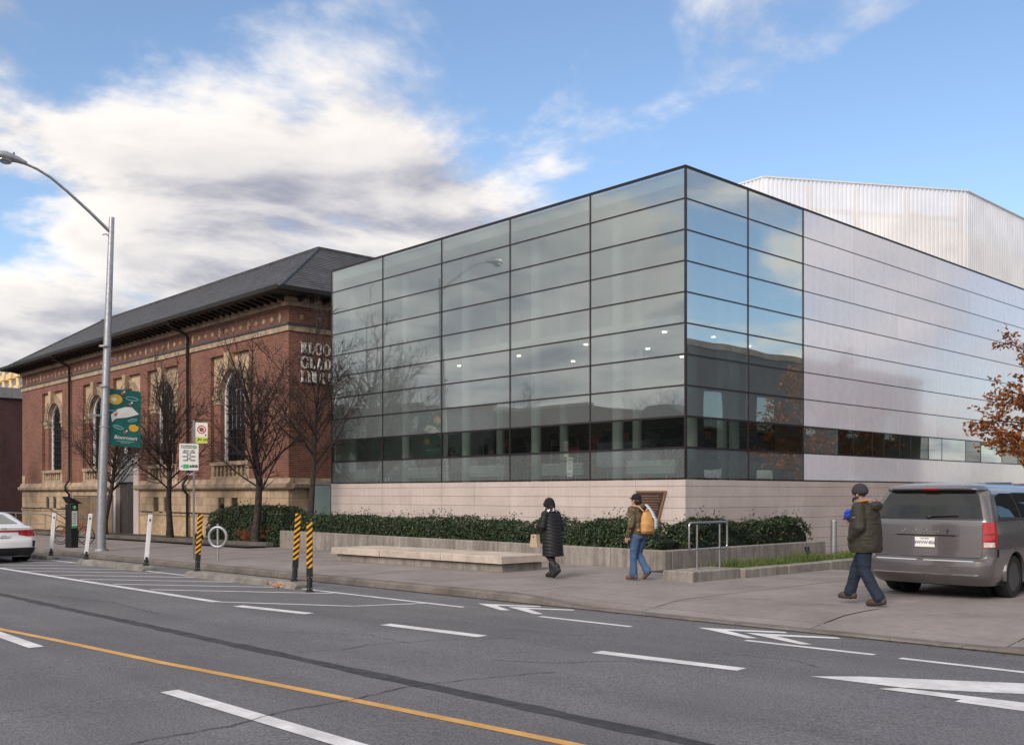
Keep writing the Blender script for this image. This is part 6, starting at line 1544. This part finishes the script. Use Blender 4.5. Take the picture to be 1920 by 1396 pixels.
for i in range(9):
    t_ = i/8; z = 1.45 - .46*t_; y = -.09 - .20*math.sin(min(1, t_*1.7)*1.5) - (.04 if t_ > .5 else 0)
    for q in (-.045, .045): tw.v.append((.10 + q - .0*t_, y - .012, z))
for i in range(8): tw.f.append((2*i, 2*i+1, 2*i+3, 2*i+2))
o = tw.build('towel', 'towel', None, smooth=60, fix=False); sd_ = o.modifiers.new('t', 'SOLIDIFY'); sd_.thickness = .012; tag(o, 'striped white towel hanging down over the tan backpack', 'towel'); o.location = p2_.location; o.rotation_euler = p2_.rotation_euler
pr = MB().tube([(.18, .22, .90), (.31, -.16, 1.0)], .034, 16, cap=False).tube([(.18, .22, .90), (.31, -.16, 1.0)], .022, 16, cap=False).build('paper_roll', 'paper_white', None, smooth=50); tag(pr, 'rolled white paper held under the arm of the backpack wearer', 'paper roll'); pr.location = p2_.location; pr.rotation_euler = p2_.rotation_euler
# ---- man in the olive parka
J = dict(pelvis=(0, 0, .95), chest=(0, .03, 1.29), neck=(0, .06, 1.49), head=(0, .115, 1.62), lsho=(-.20, .02, 1.42), lelb=(-.27, -.03, 1.13), lwri=(-.19, .13, .96), rsho=(.20, .03, 1.42), relb=(.26, .12, 1.16), rwri=(.12, .28, 1.23),
         lhip=(-.095, 0, .92), lkne=(-.09, -.02, .50), lank=(-.09, -.24, .095), ltoe=(-.095, -.08, .045), rhip=(.095, 0, .92), rkne=(.09, .20, .53), rank=(.08, .30, .135), rtoe=(.08, .455, .105))
mn, v = person('person in an olive parka, grey beanie and dark jeans striding past the minivan', (7.65, -5.80, gz(7.6)), HEAD, J)
m = MB(); rings(m, [((0, .01, .77), .225, .205), ((0, .015, .82), .235, .225), ((0, .02, 1.0), .24, .225), ((0, .02, 1.2), .235, .205), ((0, .02, 1.36), .225, .175), ((0, .03, 1.45), .16, .14), ((0, .05, 1.50), .10, .10)], 28, 2.3)
for s_ in 'lr': chain(m, [(v[s_+'sho'] + Vector((0, 0, -.02)), .10), (v[s_+'elb'], .085), (v[s_+'wri'], .062)])
m.ellips((0, -.14, 1.44), (.13, .09, .075)); fuse(m, 'parka', 'olive', mn, .011, 3, .008, .10)
m = MB(); 
for i in range(14): a = 2*math.pi*i/14; m.ellips((.085*math.cos(a), .045 + .10*math.sin(a), 1.50 + .025*math.sin(a + 3.6)), (.045, .045, .045), 10, 8)
m.ellips((0, -.09, 1.505), (.11, .07, .055)); fuse(m, 'hood', 'hood_grey', mn, .010, 4, .004, .06)
for s_ in (-1, 1): MB().tube([(s_*.02, -.155, 1.515), (s_*.115, -.07, 1.525), (s_*.125, .05, 1.505), (s_*.085, .15, 1.445)], .014, 8).build('hood_trim', 'trim_orange', mn, smooth=60)
m = MB(); m.ellips((0, .10, 1.665), (.096, .118, .105), 20, 14); rings(m, [((0, .10, 1.62), .098, .12), ((0, .10, 1.66), .102, .125), ((0, .10, 1.69), .094, .115)], 22, 2.0); fuse(m, 'beanie', 'beanie', mn, .009, 3, .003, .03)
m = MB(); m.ellips((0, .165, 1.525), (.062, .05, .062), 14, 10); m.ellips((0, .13, 1.555), (.076, .05, .05), 14, 10); fuse(m, 'beard', 'hair_dark', mn, .008, 2, .004, .02)
m = MB(); rings(m, [((0, 0, .80), .18, .14), ((0, 0, .95), .18, .14)], 22)
for s_ in 'lr': chain(m, [(v[s_+'hip'] + Vector((0, 0, -.02)), .115), (v[s_+'hip'].lerp(v[s_+'kne'], .5), .105), (v[s_+'kne'], .09), (v[s_+'kne'].lerp(v[s_+'ank'], .6), .082), (v[s_+'ank'] + Vector((0, 0, .035)), .086)])
fuse(m, 'jeans', 'denim_dark', mn, .010, 2, .006, .07)
for s_ in 'lr': shoe(mn, v[s_+'ank'], v[s_+'toe'], 'boot_brown', .02, kx=1.15, name='boot')
m = MB(); m.ellips((.06, .30, 1.30), (.09, .075, .075), 14, 10); m.ellips((.02, .28, 1.34), (.06, .06, .05)); bb = fuse(m, 'blue_bundle', 'blue_bag', None, .010, 3, .012, .05); tag(bb, 'bright blue bundle held to the chest by the person in the parka', 'bundle'); bb.location = mn.location; bb.rotation_euler = mn.rotation_euler
MB().box((-.335, -.005, 1.27), (-.33, .045, 1.285)).build('sleeve_badge', 'hood_grey', mn)
# ---- readers inside, seated at the window counter
def reader(label, x, y, rz, mat, hair):
    J = dict(pelvis=(0, 0, .5), chest=(0, .06, .82), neck=(0, .10, 1.0), head=(0, .16, 1.12), lsho=(-.18, .07, .95), lelb=(-.24, .16, .70), lwri=(-.14, .36, .76), rsho=(.18, .07, .95), relb=(.24, .16, .70), rwri=(.14, .36, .76),
             lhip=(-.09, 0, .48), lkne=(-.11, .42, .50), lank=(-.11, .40, .09), ltoe=(-.11, .54, .045), rhip=(.09, 0, .48), rkne=(.11, .42, .50), rank=(.11, .40, .09), rtoe=(.11, .54, .045))
    m = MB(); vv = {a: Vector(b) for a, b in J.items()}
    o, v = person(label, (x, y, Z0 - .06), rz, J, vox=.010); o['group'] = 'readers inside the glass wing'
    m = MB(); rings(m, [((0, 0, .48), .19, .16), ((0, .03, .7), .19, .15), ((0, .07, .92), .185, .12), ((0, .09, 1.0), .09, .08)], 20)
    for s_ in 'lr': chain(m, [(v[s_+'sho'], .08), (v[s_+'elb'], .065), (v[s_+'wri'], .045)])
    fuse(m, 'jacket', mat, o, .016, 3)
    m = MB()
    for s_ in 'lr': chain(m, [(v[s_+'hip'], .10), (v[s_+'kne'], .075), (v[s_+'ank'], .06)])
    fuse(m, 'trousers', 'denim_dark', o, .016, 3); m = MB(); m.ellips((0, .135, 1.155), (.092, .105, .095), 14, 10); m.ellips((0, .09, 1.10), (.08, .06, .08)); fuse(m, 'hair', hair, o, .012, 3)
    t = thing('reading_chair', 'dark chair under the ' + label, 'chair', (x, y, Z0 - .06), rz, 'chairs inside the glass wing')
    MB().bev((-.22, -.22, .38), (.22, .22, .42), .02).build('seat', 'wood', t); MB().bev((-.22, -.27, .5), (.22, -.23, .95), .01).build('backrest', 'wood', t)
    for a in (-.2, .2):
        for b in (-.24, .2): MB().tube([(a, b, 0), (a, b, .39)], .014, 6).build('leg', 'steel', t)
reader('seated reader in a dark jacket near the second window bay', -11.0, 1.9, R(75), 'leggings', 'hair_dark')
reader('seated reader in a blue top beside the second window bay column', -10.2, 2.6, R(-60), 'denim_dark', 'hair_dark')
reader('seated reader bent over a table in the third window bay', -7.7, 2.3, R(60), 'knit_black', 'boot_brown')
reader('seated reader in brown by the side window', -2.6, 3.6, R(50), 'boot_brown', 'hair_dark')
# ================================================================== INSIDE THE GLASS WING
def table(label, x, y, w, d, rz=0):
    t = thing('reading_table', label, 'table', (x, y, Z0 - .06), rz, 'reading tables inside the glass wing')
    MB().bev((-w/2, -d/2, .70), (w/2, d/2, .74), .01).build('tabletop', 'wood', t)
    for a in (-1, 1):
        for b in (-1, 1): MB().box((a*(w/2 - .06) - .025, b*(d/2 - .06) - .025, 0), (a*(w/2 - .06) + .025, b*(d/2 - .06) + .025, .70)).build('leg', 'steel', t)
table('wooden reading table in the first window bay', -13.4, 2.6, 1.8, .9); table('wooden reading table in the second window bay', -10.6, 2.2, 1.6, .9); table('wooden reading table in the third window bay', -7.9, 2.9, 1.6, .9); table('wooden reading table by the side window', -2.9, 4.0, 1.4, .8); table('wooden reading table in the fourth window bay', -5.0, 2.4, 1.6, .9)
def bookcase(label, x, y, w, h, rz=0):
    t = thing('bookcase', label, 'bookcase', (x, y, Z0 - .06), rz, 'bookcases inside the glass wing')
    for s_ in (-1, 1): MB().box((s_*w/2 - .02, -.2, 0), (s_*w/2 + .02, .2, h)).build('side_panel', 'interior_dark', t)
    n = int(h / .36)
    for i in range(n + 1): MB().box((-w/2 + .021, -.2, i*.36), (w/2 - .021, .2, i*.36 + .025)).build('shelf', 'wood', t)
    r = random.Random(int(x*10)); mats = ['leggings', 'denim_dark', 'boot_brown', 'print_red', 'olive', 'hood_grey']
    for i in range(n):
        xx = -w/2 + .03
        while xx < w/2 - .08:
            l = r.uniform(.12, .4); l = min(l, w/2 - .03 - xx); hh = r.uniform(.2, .29); MB().box((xx, -.16, i*.36 + .026), (xx + l, .1, i*.36 + .026 + hh)).build('book_row', r.choice(mats), t); xx += l + .01
bookcase('dark bookcase facing the first window bay', -13.2, 6.5, 2.6, 1.9); bookcase('dark bookcase facing the second window bay', -9.9, 6.8, 2.6, 1.9); bookcase('dark bookcase facing the third window bay', -6.6, 6.6, 2.6, 1.9); bookcase('dark bookcase facing the fourth window bay', -3.6, 7.5, 2.4, 1.9)
def convector(label, x, y, w, rz):
    t = thing('convector_heater', label, 'heater', (x, y, Z0 - .06), rz, 'white heaters behind the lower glazing')
    for k in range(4): MB().bev((-w/2, -.05, .20 + k*.085), (w/2, .05, .275 + k*.085), .01).build('fin', 'print_white', t)
    for s_ in (-1, 1): MB().tube([(s_*w*.30, .02, 0), (s_*w*.30 + .09, -.02, .25)], .018, 6).build('bracket', 'print_white', t)
for b, nm in enumerate(('first', 'second', 'third', 'fourth', 'fifth')): convector('white finned heater behind the ' + nm + ' front bay', -BW + (b + .58)*BAY, .30, 1.55, 0)
convector('white finned heater behind the corner side bay', -.33, 1.2, 1.3, R(90)); convector('white finned heater behind the inner side bay', -.33, 3.9, 1.2, R(90))
# ================================================================== ACROSS THE STREET AND DRIVEWAY (seen as reflections)
mk('stucco', (0.42, 0.40, 0.36), .9, var=.1, scale=1.5, streak=.2); mk('stucco_grey', (0.26, 0.26, 0.27), .9, var=.1, scale=1.5, streak=.2); mk('stucco_dark', (0.115, 0.11, 0.105), .9, var=.1, scale=1.5, streak=.2); mk('shop_dark', (0.05, 0.05, 0.055), .5); mk('siding', (0.5, 0.5, 0.48), .8, var=.05)
structure(sheet(-120, 60, -26.5, -21.4, lambda x, y: gz(x) + .0, 20, 1).build('far_sidewalk', 'walk'))
def terrace(label, x0, x1, h, wallm, sign=None, gable=False, y=-26.0, deep=10, kind='shop'):
    t = thing('shop_building', label, 'building', ((x0 + x1)/2, y, gz((x0 + x1)/2)), 0, 'buildings across the street'); w = (x1 - x0)/2
    MB().box((-w + .01, -deep, -.6), (w - .01, 0, h)).build('wall', wallm, t)
    n = max(2, int(2*w/1.9))
    for i in range(n):
        cx_ = -w + (i + .5)*2*w/n
        for zz in ([3.9] if h < 7.5 else [3.9, 6.4]):
            if zz + 1.7 > h: continue
            wn = MB().box((cx_ - .48, .005, zz), (cx_ + .48, .03, zz + 1.5)).build('window', 'window_glass', t); MB().box((cx_ - .56, .01, zz - .1), (cx_ + .56, .1, zz - .01)).build('sill', 'old_trim', wn); MB().box((cx_ - .02, .031, zz), (cx_ + .02, .045, zz + 1.5)).box((cx_ - .48, .031, zz + .73), (cx_ + .48, .044, zz + .77)).build('sash', 'white_metal', wn)
    MB().box((-w + .15, .005, .3), (w - .15, .03, 2.7)).build('shopfront', 'window_glass', t)
    for i in range(n + 1): xx = -w + .15 + i*(2*w - .3)/n; MB().box((xx - .04, .031, .2), (xx + .04, .08, 2.72)).build('shopfront_post', 'shop_dark', t)
    fs = MB().box((-w + .08, .006, 2.8), (w - .08, .16, 3.5)).build('fascia', 'shop_dark', t)
    if sign: text('sign_lettering', sign, .52, 'print_white', fs, frame_mtx((0, .18, 3.14), (-1, 0, 0), (0, 0, 1)), bold=.012)
    if gable: MB().prism([(-w, h), (w, h), (w*.15, h + 2.0), (-w*.15, h + 2.0)], -deep + .3, -.0).build('roof', 'slate', t)
    else: MB().box((-w, -.3, h), (w, .25, h + .18)).build('cornice', 'old_trim', t)
terrace('grey rendered two storey shop with a white lettered sign', -54, -44, 8.7, 'stucco_grey', 'TACO BELL'); terrace('brick shop with an ornate cornice across the street', -66, -54.1, 9.3, 'brick_dark', None); terrace('pale rendered shop building across the street', -43.9, -36, 8.0, 'stucco'); terrace('dark brick shop house across the street', -35.9, -27, 7.4, 'brick_dark', None)
terrace('low pale house with a hipped roof across the street', -26.5, -17, 5.0, 'siding', None, True); terrace('low grey house with a hipped roof across the street', -16, -7.5, 5.2, 'stucco_grey', None, True); terrace('narrow brick shop with a gabled roof across the street', -85, -66.2, 8.6, 'brick', None)
bare_tree('bare tree on the far pavement before the rendered shops', -40, -23.2, gz(-40), 9.0, .15, 31, spread=2.6, group='bare trees across the street'); bare_tree('bare tree on the far pavement before the brick shop house', -31, -23.2, gz(-31), 9.4, .15, 32, spread=2.7, group='bare trees across the street'); bare_tree('bare tree on the far pavement before the low houses', -19, -23.4, gz(-19), 8.4, .15, 33, spread=2.6, group='bare trees across the street')
nb = thing('neighbour_block', 'plain flat-roofed beige block beyond the driveway', 'building', (14.5, 22, 0)); MB().box((0, -17, -.5), (14, 22, 8.8)).build('wall', 'stucco_dark', nb); MB().box((-.15, -17.1, 8.8), (14.1, 22.1, 9.1)).build('parapet', 'old_trim', nb)
for i in range(8):
    for zz in (1.2, 5.0): y_ = -14.5 + i*4.6; wn = MB().box((-.03, y_ - .7, zz), (-.005, y_ + .7, zz + 1.7)).build('window', 'window_glass', nb); MB().box((-.12, y_ - .8, zz - .12), (-.004, y_ + .8, zz - .01)).build('sill', 'old_trim', wn)
# ================================================================== BEYOND THE BRICK LIBRARY
fb = thing('apartment_house', 'shaded red brick house with white sash windows beyond the library', 'building', (-68.5, 4, -1))
MB().box((-14, 0, -.5), (0, 16, 10.1)).build('wall', 'brick_dark', fb); MB().box((-14.2, -.2, 10.1), (.2, 16.2, 10.9)).build('parapet', 'stucco_grey', fb)
for i in range(5):
    for zz in (5.3, 8.2):
        cx_ = -1.15 - i*2.7; wn = MB().box((cx_ - .85, -.03, zz), (cx_ + .85, -.004, zz + 1.5)).build('window', 'window_glass', fb)
        MB().box((cx_ - .95, -.08, zz - .1), (cx_ - .851, -.005, zz + 1.6)).box((cx_ + .851, -.08, zz - .1), (cx_ + .95, -.005, zz + 1.6)).box((cx_ - .85, -.08, zz - .1), (cx_ + .85, -.031, zz)).box((cx_ - .85, -.08, zz + 1.5), (cx_ + .85, -.031, zz + 1.6)).box((cx_ - .85, -.06, zz + .7), (cx_ + .85, -.032, zz + .8)).box((cx_ - .05, -.058, zz), (cx_ + .05, -.032, zz + .7)).build('window_frame', 'white_metal', wn)
mk('sunlit_render', (0.80, 0.62, 0.34), .9, var=.05)  # warm sunlight on the far tower is put into this colour
tw_ = thing('apartment_tower', 'distant sunlit yellow apartment block with balconies', 'building', (-205, 55, -2)); MB().box((-80, 0, 0), (-29, 20, 34)).build('wall', 'sunlit_render', tw_)
for i in range(10):
    for j in range(9): MB().box((2.2 - (i+6)*5.4, -1.2, 6 + j*3.1), (5.6 - (i+6)*5.4, 0, 7.2 + j*3.1)).build('balcony', 'sunlit_render', tw_); MB().box((2.4 - (i+6)*5.4, -.05, 7.3 + j*3.1), (5.4 - (i+6)*5.4, -.01, 8.6 + j*3.1)).build('window', 'window_glass', tw_)
up_ = thing('utility_pole', 'wooden utility pole with transformers beyond the library', 'utility pole', (-62, -6.6, gz(-62))); MB().tube([(0, 0, 0), (.1, 0, 13.2)], [.17, .12], 10).build('pole', 'bark', up_, smooth=50); MB().box((-.06, -1.1, 12.0), (.06, 1.1, 12.12)).build('crossarm', 'bark', up_)
for dy in (-.5, .5): MB().cyl((.1, dy), .22, 10.3, 11.2, 14).build('transformer', 'galvanised', up_)
bare_tree('bare tree in front of the far red brick house', -60, -3.0, gz(-60), 8.2, .13, 27, first=1.8, spread=2.8)
if SCR is not None: bpy.data.scenes.remove(SCR)
